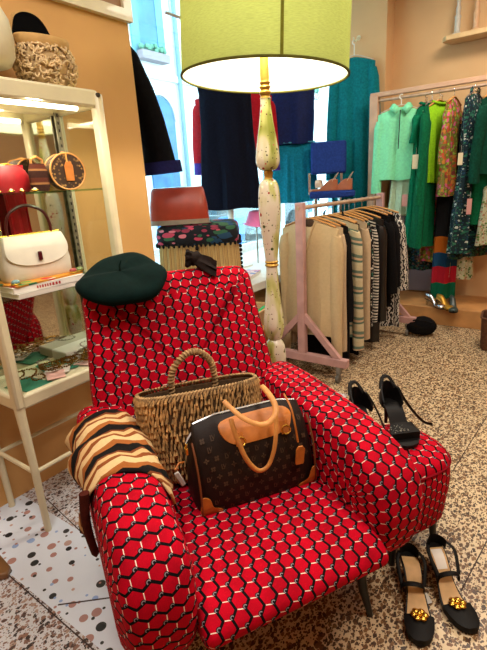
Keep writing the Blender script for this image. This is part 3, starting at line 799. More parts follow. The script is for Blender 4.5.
for y in (-1.25, 1.25):
    for x in (-.75, .75):
        w_ = MB(); w_.grid([[V((x+o, y+.32*r_*math.cos(a*PI/10), .33+.32*r_*math.sin(a*PI/10))) for a in range(20)] for o, r_ in ((-.1, .8), (-.1, 1), (.1, 1), (.1, .8))], True, (True, True)).build('wheel', mat('tyre_black', '151515', .8), car)
MB().prism([(-.95, .93), (-.62, 1.27), (.62, 1.30), (1.1, .98)], -.82, .82, 0).build('side_windows', mat('car_glass', '46606c', .1), car, smooth=False)
binm = thing('street_bin', 'blue bin standing on the pavement outside, left of the lamp stem', 'bin', (-5.2, 6.9, -.1))
MB().lathe([(.16, 0), (.2, .02), (.24, .75), (.25, .8), (.2, .82)], n=20).build('body', mat('blue_plastic', '2463b4', .5), binm)

# ================================================================ FLOOR LAMP
LP = V((-1.07, 1.69, 0))
lamp = thing('floor_lamp', 'tall floor lamp with lime green drum shade and painted baluster stem behind the armchair', 'lamp', LP)
SHD = shademat('lime_linen', 'a8b468', .30)
LIN = shademat('white_shade_lining', 'f2efe2', .5)
zb, zt, rb_, rt_ = 1.69, 2.11, .324, .316
sh = MB(); sh.grid([[V((lerp(rb_, rt_, k/4)*math.cos(2*PI*a/72), lerp(rb_, rt_, k/4)*math.sin(2*PI*a/72), lerp(zb, zt, k/4))) for a in range(72)] for k in range(5)])
tax = V((1.07, -1.69, 0)).normalized(); TLT = Matrix.Translation((0, 0, zb)) @ Matrix.Rotation(-.05, 4, tax) @ Matrix.Translation((0, 0, -zb))
sho = sh.xf(TLT).build('shade', SHD, lamp)
sl = MB(); sl.grid([[V(((lerp(rb_, rt_, k)-.004)*math.cos(2*PI*a/72), (lerp(rb_, rt_, k)-.004)*math.sin(2*PI*a/72), lerp(zb, zt, k))) for a in range(72)] for k in (0, 1)])
sl.xf(TLT).build('lining', LIN, sho)
TRM = cloth('olive_trim', '55531f')
for z, r_ in ((zb, rb_), (zt, rt_)):
    MB().tube([(r_*math.cos(2*PI*a/72), r_*math.sin(2*PI*a/72), z) for a in range(72)], .005, 6, True).xf(TLT).build('trim', TRM, sho)
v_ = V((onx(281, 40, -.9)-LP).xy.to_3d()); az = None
# the strip's bearing: where the sight through it meets the shade's cylinder
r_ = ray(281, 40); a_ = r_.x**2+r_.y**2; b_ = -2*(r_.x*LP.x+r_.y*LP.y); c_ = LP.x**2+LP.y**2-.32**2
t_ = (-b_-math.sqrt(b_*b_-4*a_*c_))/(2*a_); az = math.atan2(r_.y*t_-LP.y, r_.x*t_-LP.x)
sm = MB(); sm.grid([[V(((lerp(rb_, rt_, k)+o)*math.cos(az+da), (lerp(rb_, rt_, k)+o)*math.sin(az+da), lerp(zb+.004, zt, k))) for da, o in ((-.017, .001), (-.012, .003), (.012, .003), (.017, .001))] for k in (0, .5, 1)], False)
sm.xf(TLT).build('shadow_strip', cloth('olive_shadow', '6c6b22'), sho)  # a shadow on the lampshade, put in as a dark olive strip
def paintedmat():
    m, nt, b = nodes('painted_stem'); tc = N(nt, 'ShaderNodeTexCoord').outputs['Object']
    mp = N(nt, 'ShaderNodeMapping'); mp.inputs['Scale'].default_value = (1, 1, .35); L(nt, tc, mp.inputs[0])
    nz = N(nt, 'ShaderNodeTexNoise', i_Scale=14.0, i_Detail=2.0); L(nt, mp.outputs[0], nz.inputs['Vector'])
    c = ramp(nt, nz.outputs[0], [(.36, lin('8c9440')), (.45, lin('c3c27c')), (.52, lin('dcd4be')), (.8, lin('d6c8b4'))])
    for sc, thr, cols in ((42, .16, ['a3322c', '5c4634', 'c3545a', '4c5a2c']), (90, .16, ['2f2a22', '6e3a30', '46502c'])):
        vo = N(nt, 'ShaderNodeTexVoronoi', i_Scale=float(sc)); L(nt, tc, vo.inputs['Vector'])
        w = N(nt, 'ShaderNodeSeparateColor'); L(nt, vo.outputs['Color'], w.inputs[0]); k = len(cols)
        pc = ramp(nt, w.outputs[0], [(i/k, lin(h)) for i, h in enumerate(cols)], True)
        f = mth(nt, 'MULTIPLY', mth(nt, 'LESS_THAN', vo.outputs['Distance'], mth(nt, 'MULTIPLY', w.outputs[2], thr*2)), mth(nt, 'LESS_THAN', w.outputs[1], .6))
        c = mixc(nt, f, c, pc)
    L(nt, c, b.inputs['Base Color']); b.inputs['Roughness'].default_value = .25; b.inputs['Coat Weight'].default_value = .4
    return m
PNT = paintedmat(); OGD = mat('old_gold', 'b08a3c', .35, .7, .2, 30, .1)
def lath(name, pts, m, n_=28):
    p = smooth_line([(a, b, 0) for a, b in pts], 4); return MB().lathe([(max(.001, q.x), q.y) for q in p], n=n_).build(name, m, lamp)
lath('neck', [(.012, 1.80), (.016, 1.78), (.018, 1.70), (.017, 1.675), (.022, 1.672), (.017, 1.662), (.023, 1.655), (.017, 1.645), (.024, 1.636), (.018, 1.622), (.023, 1.615)], OGD)
lath('stem_upper', [(.020, 1.615), (.022, 1.58), (.030, 1.52), (.042, 1.45), (.049, 1.40), (.048, 1.37), (.036, 1.348), (.018, 1.342)], PNT)
lath('collar', [(.016, 1.345), (.019, 1.335), (.017, 1.318), (.019, 1.308)], OGD)
lath('stem_middle', [(.018, 1.310), (.032, 1.300), (.042, 1.275), (.047, 1.22), (.046, 1.15), (.038, 1.07), (.029, .99), (.026, .965)], PNT)
lath('collar', [(.025, .968), (.031, .962), (.026, .954), (.031, .947), (.025, .94)], OGD)
lath('stem_lower', [(.024, .942), (.027, .90), (.031, .83), (.038, .76), (.047, .69), (.047, .655), (.036, .615), (.026, .60)], PNT)
lath('stem_foot', [(.026, .602), (.042, .58), (.050, .54), (.050, .49), (.038, .42), (.028, .36), (.034, .25), (.05, .14), (.052, .08), (.035, .045)], PNT)
lath('base', [(.03, .05), (.09, .042), (.13, .03), (.15, .012), (.15, .0)], OGD)
sp_ = MB()
for k in range(3):
    a = k*2*PI/3+.4; sp_.tube([(0, 0, 1.95), (.31*math.cos(a), .31*math.sin(a), 2.07)], .003, 6)
sp_.tube([(0, 0, 1.75), (0, 0, 1.96)], .006, 8); sp_.build('spider', OGD, lamp)
for k in range(2):
    a = .5+k*PI; MB().ball((.07*math.cos(a), .07*math.sin(a), 1.84), (.03, .03, .042), 14, 10).build('bulb', glow('warm_bulb', 'ffe9c0', 14), lamp)
def light(name, kind, loc, energy, col=(1, 1, 1), size=.1, rot=(0, 0, 0), size_y=None):
    d = bpy.data.lights.new(name, kind); d.energy = energy; d.color = col
    if kind == 'AREA':
        d.size = size
        if size_y: d.shape = 'RECTANGLE'; d.size_y = size_y
    elif kind == 'SUN': d.angle = size
    else: d.shadow_soft_size = size
    o = bpy.data.objects.new(name, d); COL.objects.link(o); o.location = loc; o.rotation_euler = rot; return o
LPW = 22
for k in range(2):
    a = .5+k*PI+PI/2; light('lamp_bulb_light', 'POINT', (LP.x+.07*math.cos(a), LP.y+.07*math.sin(a), 1.86), LPW*.5, (1, .90, .74), .05)
# ceiling spots of the shop
WARM = (1, .88, .74)
light('ceiling_light', 'AREA', (.55, 1.25, 2.86), 34, WARM, .7, size_y=.7)
light('ceiling_light', 'AREA', (-.35, 3.5, 2.86), 30, WARM, .6, size_y=.6)
light('ceiling_light', 'AREA', (-.9, .1, 2.86), 25, (1, .94, .88), .6, size_y=.6)
# world: overcast sky
w = bpy.data.worlds.new('sky'); SC.world = w; w.use_nodes = True; nt = w.node_tree
bg = nt.nodes['Background']; bg.inputs[0].default_value = (.62, .88, 1.0, 1); bg.inputs[1].default_value = 5.5
# ================================================================ CAMERA
cd = bpy.data.cameras.new('camera'); cam = bpy.data.objects.new('camera', cd); COL.objects.link(cam)
cd.sensor_width = 36; cd.lens = FPX/650*36; cd.clip_start = .02
Mx = Matrix(((R[0][0], -R[0][1], -R[0][2], 0), (R[1][0], -R[1][1], -R[1][2], 0), (R[2][0], -R[2][1], -R[2][2], 1.3), (0, 0, 0, 1)))
cam.matrix_world = Mx; SC.camera = cam
vs = SC.view_settings; vs.view_transform = 'Standard'; vs.look = 'None'; vs.exposure = 0.38; vs.gamma = 1; vs.use_curve_mapping = False
# ================================================================ GLASS DISPLAY CABINET
CX0, CX1, CY0, CY1, CZ0, CZ1 = -1.865, -1.60, .735, 1.285, .545, 1.665
cab = thing('display_cabinet', 'cream enamelled metal and glass display cabinet on legs against the ochre wall', 'cabinet', ((CX0+CX1)/2, (CY0+CY1)/2, 0))
fr = MB()
for x, y in ((CX1, CY0), (CX1, CY1), (CX0, CY0), (CX0, CY1)):
    fr.box((x, y, (CZ0+CZ1)/2), (.026 if x == CX0 else .046, .036, CZ1-CZ0))
for z, h_ in ((CZ1-.02, .064), (CZ0+.02, .056)):
    for x in (CX0, CX1): fr.box((x, (CY0+CY1)/2, z), (.03, CY1-CY0, h_))
    for y in (CY0, CY1): fr.box(((CX0+CX1)/2, y, z), (CX1-CX0, .03, h_))
fr.build('frame', CREAM, cab, world=True, bev=.010)
MB().box(((CX0+CX1)/2, (CY0+CY1)/2, CZ1+.004), (CX1-CX0, CY1-CY0, .012)).build('top', CREAM, cab, world=True, bev=.003)
MB().box(((CX0+CX1)/2, (CY0+CY1)/2, CZ0+.03), (CX1-CX0, CY1-CY0, .02)).build('bottom_tray', CREAM, cab, world=True, bev=.003)
for x, y in ((CX1, CY0), (CX1, CY1), (CX0, CY0), (CX0, CY1)):
    sx = 1 if x == CX1 else -1; sy = 1 if y == CY1 else -1
    MB().tube([(x, y, CZ0+.01), (x, y, CZ0-.04), (x+sx*.012, y-.0*sy, .3), (x+sx*.014 if sx > 0 else x, y, 0)], [.020, .018, .015, .013], 12).build('leg', CREAM, cab, world=True)
for z in (.27,):
    for x in (CX0, CX1+.01): MB().tube([(x, CY0, z), (x, CY1, z)], .009, 8).build('stretcher', CREAM, cab, world=True)
    for y in (CY0, CY1): MB().tube([(CX0, y, z), (CX1+.01, y, z)], .009, 8).build('stretcher', CREAM, cab, world=True)
CGL = glassmat('cabinet_glass', 'f4faf6', .04)
for z in (.946, 1.313):
    MB().box(((CX0+CX1)/2, (CY0+CY1)/2, z-.004), (CX1-CX0-.03, CY1-CY0-.03, .007)).build('glass_shelf', glassmat('green_glass_shelf', 'd4ead8', .1), cab, world=True, smooth=False)
for y in (CY0+.004, CY1-.004):
    MB().box(((CX0+CX1)/2, y, (CZ0+CZ1)/2), (CX1-CX0-.04, .004, CZ1-CZ0-.06)).build('side_glass', CGL, cab, world=True, smooth=False)
mm, mnt, mb_ = nodes('mirror'); mb_.inputs['Metallic'].default_value = 1; mb_.inputs['Roughness'].default_value = .04; mb_.inputs['Base Color'].default_value = (.62, .6, .52, 1)
MB().box((CX0+.004, (CY0+CY1)/2, (CZ0+CZ1)/2), (.006, CY1-CY0-.03, CZ1-CZ0-.06)).build('mirror_back', mm, cab, world=True, smooth=False)
SLT = mat('slotted_steel', '8d8878', .4, .6, .3, 40, .2)
for x, y in ((CX0+.02, CY1-.022), (CX0+.02, CY0+.022)):
    sl_ = MB().box((x, y, (CZ0+CZ1)/2), (.008, .022, CZ1-CZ0-.08)).build('shelf_upright', SLT, cab, world=True, smooth=False)
    ho = MB()
    for k in range(34): ho.box((x+.0045, y, CZ0+.08+k*.03), (.002, .006, .012))
    ho.build('slots', mat('dark_slots', '2b2822', .8), sl_, world=True, smooth=False)
MB().tube([(CX1-.05, CY0+.06, CZ1-.05), (CX1-.05, CY1-.06, CZ1-.05)], .010, 10).build('light_tube', glow('cabinet_tube', 'fff3cf', 7), cab, world=True)
MB().lathe([(.001, .012), (.007, .011), (.009, .006), (.009, 0)], n=12).xf(Matrix.Translation((CX1+.018, CY1-.006, CZ1-.008)) @ Matrix.Rotation(PI/2, 4, 'Y')).build('knob', mat('dark_steel', '4a4742', .4, .8), cab, world=True)
light('cabinet_light', 'AREA', ((CX0+CX1)/2+.06, (CY0+CY1)/2, CZ1-.045), 3.2, (1, .9, .7), .06, (0, 0, PI/2), .4).data.shape = 'RECTANGLE'

# --- on top
raf = thing('raffia_bag', 'curly natural raffia bag with a black lined open mouth on the cabinet top', 'bag', (-1.735, 1.178, CZ1+.012), PI/2)
rs = random.Random(8)
RAF = mat('natural_raffia', 'd6ba8c', .85, 0, .3, 40, .3)
MB().ball((0, 0, .085), (.110, .088, .098), 24, 14).build('body', mat('raffia_ground', 'b89a6c', .9, 0, .3, 40, .3), raf)
cu = MB()
for k in range(520):
    z = rs.uniform(-.9, .75); a = rs.uniform(0, 2*PI); q_ = math.sqrt(1-z*z); c = V((q_*math.cos(a)*.110, q_*math.sin(a)*.088, .088+z*.098)); n_ = V((c.x/.0121, c.y/.0077, (c.z-.088)/.0096)).normalized()
    t1 = n_.orthogonal().normalized(); t2 = n_.cross(t1); ph_ = rs.uniform(0, 6); rr = rs.uniform(.004, .012)
    cu.tube([c+n_*(.002+.009*math.sin(PI*i/7))+(t1*math.cos(ph_+i*.55)+t2*math.sin(ph_+i*.55))*rr for i in range(8)], .0034, 5, caps=False)
cu.build('curls', RAF, raf)
band = MB(); rg = []
for r_, z in ((.104, .155), (.109, .165), (.111, .182), (.106, .188), (.098, .184)): rg.append([V((r_*.93*math.cos(a), r_*.76*math.sin(a), z-.012*math.cos(a)*0-.010*(-math.sin(a)))) for a in [2*PI*k/40 for k in range(40)]])
band.grid(rg, True).build('band', mat('tan_felt_band', 'c39a5c', .8, 0, .1, 20, .1), raf)
bkp = smooth_line([(-.104, .17, 0), (-.085, .22, 0), (-.06, .265, 0), (-.02, .285, 0), (.03, .285, 0), (.066, .262, 0), (.09, .215, 0), (.108, .17, 0)], 5)
def flap(off, sc, m, nm):
    mb = MB(); rings = []
    for d_ in (0, .012):
        rings.append([V((p.x*sc*.92-.012, .03+.055*(p.y-.17)/.13*.4+d_+off-.06*(p.x/.108)**2*0, .17+(p.y-.17)*sc)) for p in bkp])
    mb.grid(rings, True, (True, True)); return mb.build(nm, m, raf)
flap(.004, 1.0, mat('tan_felt_band', 'c39a5c'), 'rim_flap'); flap(-.006, .93, mat('black_velvet', '060607', .95, 0, .1, 20, 0, 0, 0, .05), 'lining')
hat = thing('cream_hat', 'rounded cream felt hat on the cabinet top left of the raffia bag', 'hat', (-1.73, .925, CZ1+.01), 0)
prf = [(.001, .275), (.05, .270), (.09, .245), (.112, .20), (.118, .14), (.112, .085), (.095, .06), (.08, .055)]
HATM = mat('cream_felt', 'd9cfae', .85, 0, .06, 20, .1, .2)
MB().lathe([(r_, z) for r_, z in reversed(prf)], n=36).build('crown', HATM, hat)
MB().lathe([(.055, 0), (.058, .008), (.02, .02), (.018, .07)], n=20).build('stand', mat('grey_stand', '8f8d86', .5), hat)
# --- top shelf
ZS1 = 1.3135
rbg = thing('round_bag', 'small round brown canister bag with tan leather tag on the top glass shelf', 'bag', (-1.705, 1.165, ZS1), PI/2-.25)
MBr = Matrix.Translation((0, 0, .069)) @ Matrix.Rotation(PI/2, 4, 'X')
RCAN = printmat('monogram_canvas', '3a281c', ['8f6c3a', '6f5330'], 90, .3, 'OBJ', .5)
MB().lathe([(.066, -.035), (.069, -.03), (.069, .03), (.066, .035)], n=40).xf(MBr).build('body', RCAN, rbg)
for z in (-.034, .034): MB().tube([(.0685*math.cos(2*PI*k/40), .0685*math.sin(2*PI*k/40), z) for k in range(40)], .0035, 6, True).xf(MBr).build('piping', TANL, rbg)
tgp_ = MB().prism([(-.016, -.045), (.016, -.045), (.017, .012), (.009, .028), (-.009, .028), (-.017, .012)], -.040, -.0365, 1); tgp_.xf(Matrix.Translation((.004, 0, .078))); tgp_.build('tag', TAN, rbg, bev=.001)
MB().tube([(0, -.038, .104), (0, -.037, .135), (0, 0, .141), (0, .037, .135)], .006, 6, flat=.5).build('strap', TANL, rbg)
wal = thing('small_purse', 'little tan and brown purse left of the round bag on the top shelf', 'purse', (-1.70, 1.045, ZS1), PI/2+.3)
MB().grid([[V((.05*math.cos(a)*k, .018*math.sin(a)*k, z)) for a in [2*PI*i/24 for i in range(24)]] for k, z in ((.8, 0), (1, .02), (1, .07), (.75, .1))], True, (True, True)).build('body', stripemat('purse_stripes', [(0, '3b2018'), (.5, '9a6a40'), (.65, '5a2a1c')], .05), wal)
MB().tube([(-.03, 0, .09), (-.03, 0, .115), (0, 0, .125), (.03, 0, .115), (.03, 0, .09)], .005, 6).build('handle', TANL, wal)
JGR = 'jewellery on the top glass shelf'
for k, y in enumerate((.80, .845, .89, .935, .98)):
    b_ = thing('brooch', 'small gilt and stone brooch lying on the top glass shelf beside the purses', 'brooch', (-1.635-.012*(k % 2), y, ZS1), k, JGR)
    MB().ball((0, 0, .004), (.016, .011, .004), 10, 6).build('setting', GOLD, b_); MB().ball((0, 0, .008), (.008, .006, .005), 8, 6).build('stone', mat('cream_stone', 'd9c6a0', .2), b_)
# --- second shelf: magazines with the white handbag on them
ZS2 = .9465
mg = None
for k, (lab, colr, w_, h_, rz) in enumerate((('bottom magazine of the pile under the white handbag in the cabinet', 'd8d2c8', .20, .018, .02), ('thick white book with red lettering, middle of the cabinet shelf pile', 'e6e2da', .19, .022, -.05), ('colourful magazine with orange and green cover, top of the cabinet shelf pile', 'c9793a', .17, .006, .06))):
    z0 = ZS2+(0, .0182, .0404)[k]
    b_ = thing('magazine' if k != 1 else 'book', lab, 'magazine' if k != 1 else 'book', (-1.685, .955, z0), rz)
    MB().box((0, 0, h_/2), (w_-.006, .285, h_-.004)).build('pages', mat('paper_edges', 'd9d4c8', .9, 0, .08, 90, .1), b_, smooth=False)
    cvm = printmat('magazine_cover', 'c9842f', ['2f6b4f', 'b8352f', 'e0d2b0', 'd9a13a', '6d8a45'], 16, .5) if k == 2 else mat('cover_%s' % ('grey' if k == 0 else 'white'), colr, .4, 0, .05, 9, 0)
    cv = MB(); cv.box((0, 0, h_-.001), (w_, .29, .002)); cv.box((0, 0, .001), (w_, .29, .002)); cv.box((w_/2-.001, 0, h_/2), (.002, .29, h_)); cv.build('cover', cvm, b_, smooth=False)
    if k == 1:
        lt = MB(); rs = random.Random(4); y = -.06
        for q_ in range(9):
            wq = rs.uniform(.006, .011); lt.box((w_/2+.0006, y+wq/2, .011), (.0012, wq*.75, .010)); y += wq+.003
        lt.build('spine_lettering', mat('red_ink', 'a8282a', .6), b_, smooth=False)
wb = thing('white_handbag', 'white flap handbag with burgundy handle standing in the display cabinet', 'handbag', (-1.70, .965, ZS2+.047), PI/2-.08)
WLE = mat('ivory_leather', 'd9d3c4', .4, 0, .05, 20, .05)
lv_ = [(0, .128, .036), (.012, .134, .042), (.06, .136, .042), (.12, .128, .034), (.155, .118, .022), (.165, .112, .014)]
MB().grid([[sq(2*PI*k/40, 1, 5).x*hw*V((1, 0, 0))+sq(2*PI*k/40, 1, 5).y*hd_*V((0, 1, 0))+V((0, 0, z)) for k in range(40)] for z, hw, hd_ in lv_], True, (True, True)).build('body', WLE, wb)
fp = smooth_line([(-.116, .164, 0), (-.126, .11, 0), (-.11, .075, 0), (-.06, .055, 0), (0, .05, 0), (.06, .055, 0), (.11, .075, 0), (.126, .11, 0), (.116, .164, 0)], 4)
def wfy(z):
    for a, b in zip(lv_, lv_[1:]):
        if z <= b[0]: return -lerp(a[2], b[2], (z-a[0])/(b[0]-a[0]))
    return -.014
fg = MB(); rr = []
for k_ in (1, .97, .6, .3, .02):
    rr.append([V((p.x*k_, wfy(.12+(p.y-.12)*k_)-(.006 if k_ < 1 else .001), .12+(p.y-.12)*k_)) for p in fp])
fg.grid(rr, True, (False, True)).build('flap', WLE, wb)
MB().box((0, -.05, .085), (.016, .008, .034)).build('clasp', mat('burgundy_enamel', '4a1018', .2), wb, bev=.003)
MB().tube([(-.115, 0, .166), (.115, 0, .166)], .005, 8).build('frame_bar', GOLD, wb)
MB().tube(smooth_line([(-.085, 0, .165), (-.082, 0, .21), (-.06, 0, .25), (0, 0, .272), (.06, 0, .25), (.082, 0, .21), (.085, 0, .165)], 6), .006, 8).build('handle', mat('burgundy_leather', '4a0f16', .3), wb)
rsf = thing('red_reflection_cloth', 'red cloth standing in for a mirror reflection, hanging at the back left inside the display cabinet', 'scarf', (-1.82, 1.0, ZS2), 0)  # red cloth added in place of a red reflection in the mirror
rg = []
for i in range(14):
    t = i/13; z = .47-t*.46; hw = .055-.02*math.sin(t*PI)+.012*t
    rg.append([V((.008*math.sin(a)+.006*math.sin(7*a+t*3), hw*math.cos(a), z)) for a in [2*PI*k/28 for k in range(28)]])
MB().grid(rg, True, (True, True)).build('cloth', mat('reflection_red', 'b01522', .5, 0, .25, 18, .2), rsf)
rpu = thing('red_reflection_purse', 'small red purse form put in for a mirror reflection, on the left of the top glass shelf behind the gilt brooches', 'purse', (-1.755, .955, ZS1), PI/2)  # rounded purse form added where the mirror reflects something red
MB().grid([[V((.085*math.cos(a)*k_, .03*math.sin(a)*k_, z)) for a in [2*PI*i/28 for i in range(28)]] for k_, z in ((.85, 0), (1, .015), (1, .05), (.8, .08), (.45, .098))], True, (True, True)).build('body', mat('reflection_purse_red', 'a81c24', .45, 0, .2, 20, .1), rpu)
MB().tube([(-.035, 0, .094), (0, 0, .102), (.035, 0, .094)], .005, 8).build('clasp', GOLD, rpu)
for k, (y, c) in enumerate(((.83, '6d8f94'), (1.07, '9a3d3f'), (1.10, '6f7f4a'))):
    b_ = thing('trinket', ['small grey blue trinket', 'small red trinket', 'small green trinket'][k]+' in front of the white handbag on the magazines', 'trinket', (-1.62, y, ZS2+.047), 0)
    MB().ball((0, 0, .010), (.013, .016, .010), 10, 6).build('bead', mat('trinket_%s' % ('grey', 'red', 'green')[k], c, .3), b_); MB().tube([(.012*math.cos(a), .017*math.sin(a), .004) for a in [2*PI*q/12 for q in range(12)]], .0025, 5, True).build('rim', GOLD, b_)
# --- bottom tray: cards and jewellery
ZT = CZ0+.0405
crd = [(-1.68, .83, .15, .11, .2, '2f7a5e'), (-1.75, 1.0, .16, .13, -.2, '3a8a6c'), (-1.66, 1.12, .13, .12, .5, 'd8b3a6'), (-1.70, .97, .10, .09, .9, 'e1d6c8'), (-1.65, .93, .09, .07, -.5, 'd9a99c'), (-1.78, 1.17, .13, .12, .1, 'd7d0c2')]
nmz = ['green card front left', 'green card at the middle', 'pink card at the right', 'cream card in the centre', 'pink card near the front', 'cream card in the back right corner']
for k, (x, y, a, b2, rz, c) in enumerate(crd):
    o = MB().box((0, 0, .0012), (a, b2, .002)).build('jewellery_card', mat('card_'+c, c, .7, 0, .06, 30, 0), None, smooth=False); place(o, (x, y, ZT+.0025*k), rz); tag(o, nmz[k]+' of the cabinet bottom tray under the necklaces', 'card')
BRS = mat('antique_gold', '8f6d33', .3, 1, .3, 60, .1)
rs = random.Random(21)
for k in range(24):
    r_ = rs.uniform(.022, .045); x = rs.uniform(-1.79, -1.645); y = rs.uniform(.82, 1.2); ch = MB(); nl = int(2*PI*r_/.0075)
    for i in range(nl):
        a = 2*PI*i/nl; ch.ball((r_*math.cos(a)*1.2, r_*math.sin(a)*(1+.15*math.sin(2*a)), .004+.002*(i % 2)), (.0052, .0038, .0036), 6, 4)
    o = ch.build('necklace', BRS if k % 3 else mat('silver_chain', 'a9a69e', .3, 1, .3, 60, .1), None); place(o, (x, y, ZT+.016+.004*(k % 7)), rs.uniform(0, 6)); tag(o, 'coiled beaded metal necklace among the heap on the cabinet bottom tray', 'necklace', 'necklaces on the cabinet tray')
for k in range(3):
    r_ = .03; o = MB().tube([(r_*math.cos(a), r_*math.sin(a), .006) for a in [2*PI*q/28 for q in range(28)]], .005, 8, True).build('bangle', BRS, None); place(o, (-1.70+.03*k, 1.13+.025*k-.05*(k == 1), ZT+.016), 0); tag(o, 'plain gold bangle lying right of the necklaces on the cabinet tray', 'bangle', 'bangles on the cabinet tray')
# picture frame on the wall above
pf = thing('picture_frame', 'cream framed picture hanging on the ochre wall above the cabinet', 'picture', (-1.9, 1.33, 2.32))
fm = MB(); fw_, fh_ = .92, .50
for dy, dz, a, b2 in ((0, -fh_/2+.025, fw_, .05), (0, fh_/2-.025, fw_, .05), (-fw_/2+.025, 0, .05, fh_-.1), (fw_/2-.025, 0, .05, fh_-.1)): fm.box((.014, dy, dz), (.028, a, b2))
fm.build('frame', CREAM, pf, smooth=False)
MB().box((.006, 0, 0), (.008, fw_-.08, fh_-.08)).build('picture', mat('brown_print', '9b7550', .5, 0, .25, 6, 0), pf, smooth=False)
# brown leather thing at the lower left
bb_ = thing('leather_folder', 'brown leather folder lying on the terrazzo at the left edge of the photo', 'folder', (-1.625, .505, .0), 0)
MB().prism([(-.16, -.045), (.115, -.022), (.14, .01), (.115, .035), (-.16, .06)], 0, .026).build('cover', mat('dark_tan_leather', '6f4e2c', .45, 0, .3, 12, .1), bb_, bev=.006)
MB().prism([(-.12, -.015), (.06, -.008), (.075, .008), (.06, .022), (-.12, .035)], .0262, .030).build('panel', mat('dark_brown_leather', '33261a', .4, 0, .2, 15, .1), bb_, bev=.001)
MB().ball((.03, .008, .031), (.012, .012, .004), 10, 6).build('stud', SILV, bb_)
# ================================================================ GARMENTS
WOOD = mat('hanger_wood', 'b9803f', .5, 0, .2, 18, .05)
PINKW = mat('dusty_pink_paint', 'b98f8a', .6, 0, .12, 14, .1)
TANW = mat('pale_pinkish_wood', 'c49a7c', .6, 0, .12, 10, .1)
STEEL = mat('chrome_rail', 'c9c7c2', .25, .9, .1, 20, 0)
def body_mb(hw, ln, hem=None, th=.03, waist=None, z0=-.09, fold=.010, k=4, seed=0, slope=.05, top=None):
    """a hanging garment's body: closed loft from the shoulders to the hem, with folds that grow downwards"""
    rs = random.Random(seed); p1, p2, p3 = [rs.uniform(0, 6) for _ in range(3)]; n = 44; hem = hem or hw; rings = []
    rows = 16
    for i in range(rows+1):
        t = i/rows
        w_ = hw*1.0 if t < .12 else None
        if w_ is None:
            if waist: w_ = lerp(hw*.96, waist, (t-.12)/.3) if t < .42 else lerp(waist, hem, (t-.42)/.58)
            else: w_ = lerp(hw*.96, hem, (t-.12)/.88)
        tt = .010+(th-.010)*min(1, t/.12)+th*.35*t
        ring = []
        for q_ in range(n):
            a = 2*PI*q_/n; c, s_ = math.cos(a), math.sin(a); pw = 2.6; kk = (abs(c)**pw+abs(s_)**pw)**(-1/pw)
            u = c*kk; y = s_*kk*tt
            y += fold*(t**.8)*(math.sin(k*u*2+p1+t*.8)+.5*math.sin(k*u*4.3+p2-t))
            y += fold*.35*t**.5*math.sin(k*u*7+p3)*(1 if s_ < 0 else -1)
            z = z0-t*ln-slope*abs(u)**1.4*max(0, 1-t*1.6)+.006*t*math.sin(5*u+p2)
            ring.append(V((u*w_*(1+.02*t*math.sin(9*t+p1)), y, z)))
        rings.append(ring)
    dn = [i/rows*ln for i in range(rows+1)]
    return MB().grid(rings, True, (True, True), lambda i, j: (rings[i][j % n].x if rings[i][j % n].y < 0 else rings[i][j % n].x+1, dn[i]))
def sleeve_mb(sx, hw, sl, z0=-.09, r0=.055, r1=.04, splay=.05, slope=.05, seed=0, fwd=0):
    rs = random.Random(seed+sx*7); p1 = rs.uniform(0, 6); rings = []; n = 20; rows = 12
    for i in range(rows+1):
        t = i/rows; r = lerp(r0, r1, t)*(1 if i else .7)
        cx_ = sx*(hw-.025+splay*(1-(1-t)**1.6)); cz = z0-slope-.035-t*sl; cy = -fwd*t+.006*math.sin(t*5+p1)
        ring = []
        for q_ in range(n):
            a = 2*PI*q_/n; f = 1+.10*math.sin(3*a+p1+t*4)*t
            ring.append(V((cx_+r*f*math.cos(a)*.85, cy+r*f*.62*math.sin(a), cz+.014*math.cos(a)*-sx*(1-t)+.004*math.sin(t*26+a))))
        rings.append(ring)
    return MB().grid(rings, True, (True, True), lambda i, j: (j*.012, i/rows*sl))
def hang(name, label, cat, m, loc, yaw=0, hw=.2, ln=.6, sl=.5, hem=None, th=.028, waist=None, group=None, seed=1, fold=.010, k=4, z0=-.09,
         splay=.05, r0=.055, r1=.042, neck=None, neckm=None, slm=None, fwd=0, hanger='wood', slope=.05, hgroup=None, hlabel=None):
    t = thing(name, label, cat, loc, yaw, group)
    body_mb(hw, ln, hem, th, waist, z0, fold, k, seed, slope).build('body', m, t)
    if sl:
        for sx in (-1, 1): sleeve_mb(sx, hw, sl, z0, r0, r1, splay, slope, seed, fwd).build('sleeve', slm or m, t)
    else:
        for sx in (-1, 1): MB().tube([(sx*hw*.42, 0, z0-.01), (sx*hw*.36, -.006, z0+.03), (sx*hw*.3, 0, z0+.045), (sx*hw*.36, .008, z0+.028), (sx*hw*.42, .008, z0-.01)], .006, 6, flat=.4).build('strap', m, t)
    if neck == 'crew':
        MB().tube([(.075*math.cos(a), .030*math.sin(a), z0+.006-.018*max(0, -math.sin(a))) for a in [2*PI*q/20 for q in range(20)]], .009, 8, True).build('neckband', neckm or m, t)
    if neck == 'shirt':
        for sx in (-1, 1):
            MB().grid([[V((sx*.075, .012, z0+.03)), V((sx*.052, -.03, z0+.028)), V((sx*.005, -.05, z0-.015))], [V((sx*.095, .012, z0-.004)), V((sx*.085, -.042, z0-.014)), V((sx*.045, -.058, z0-.062))]], False).build('collar', m, t).modifiers.new('s', 'SOLIDIFY').thickness = .005
    if hanger: make_hanger(loc, yaw, hw, hlabel or 'hanger carrying the '+label.split(' hanging')[0].split(',')[0], z0, hanger, hgroup)
    return t
HM = {'wood': WOOD, 'wire': mat('grey_wire', '8f8b88', .4, .7), 'white': mat('white_hanger', 'd9d2c4', .5)}
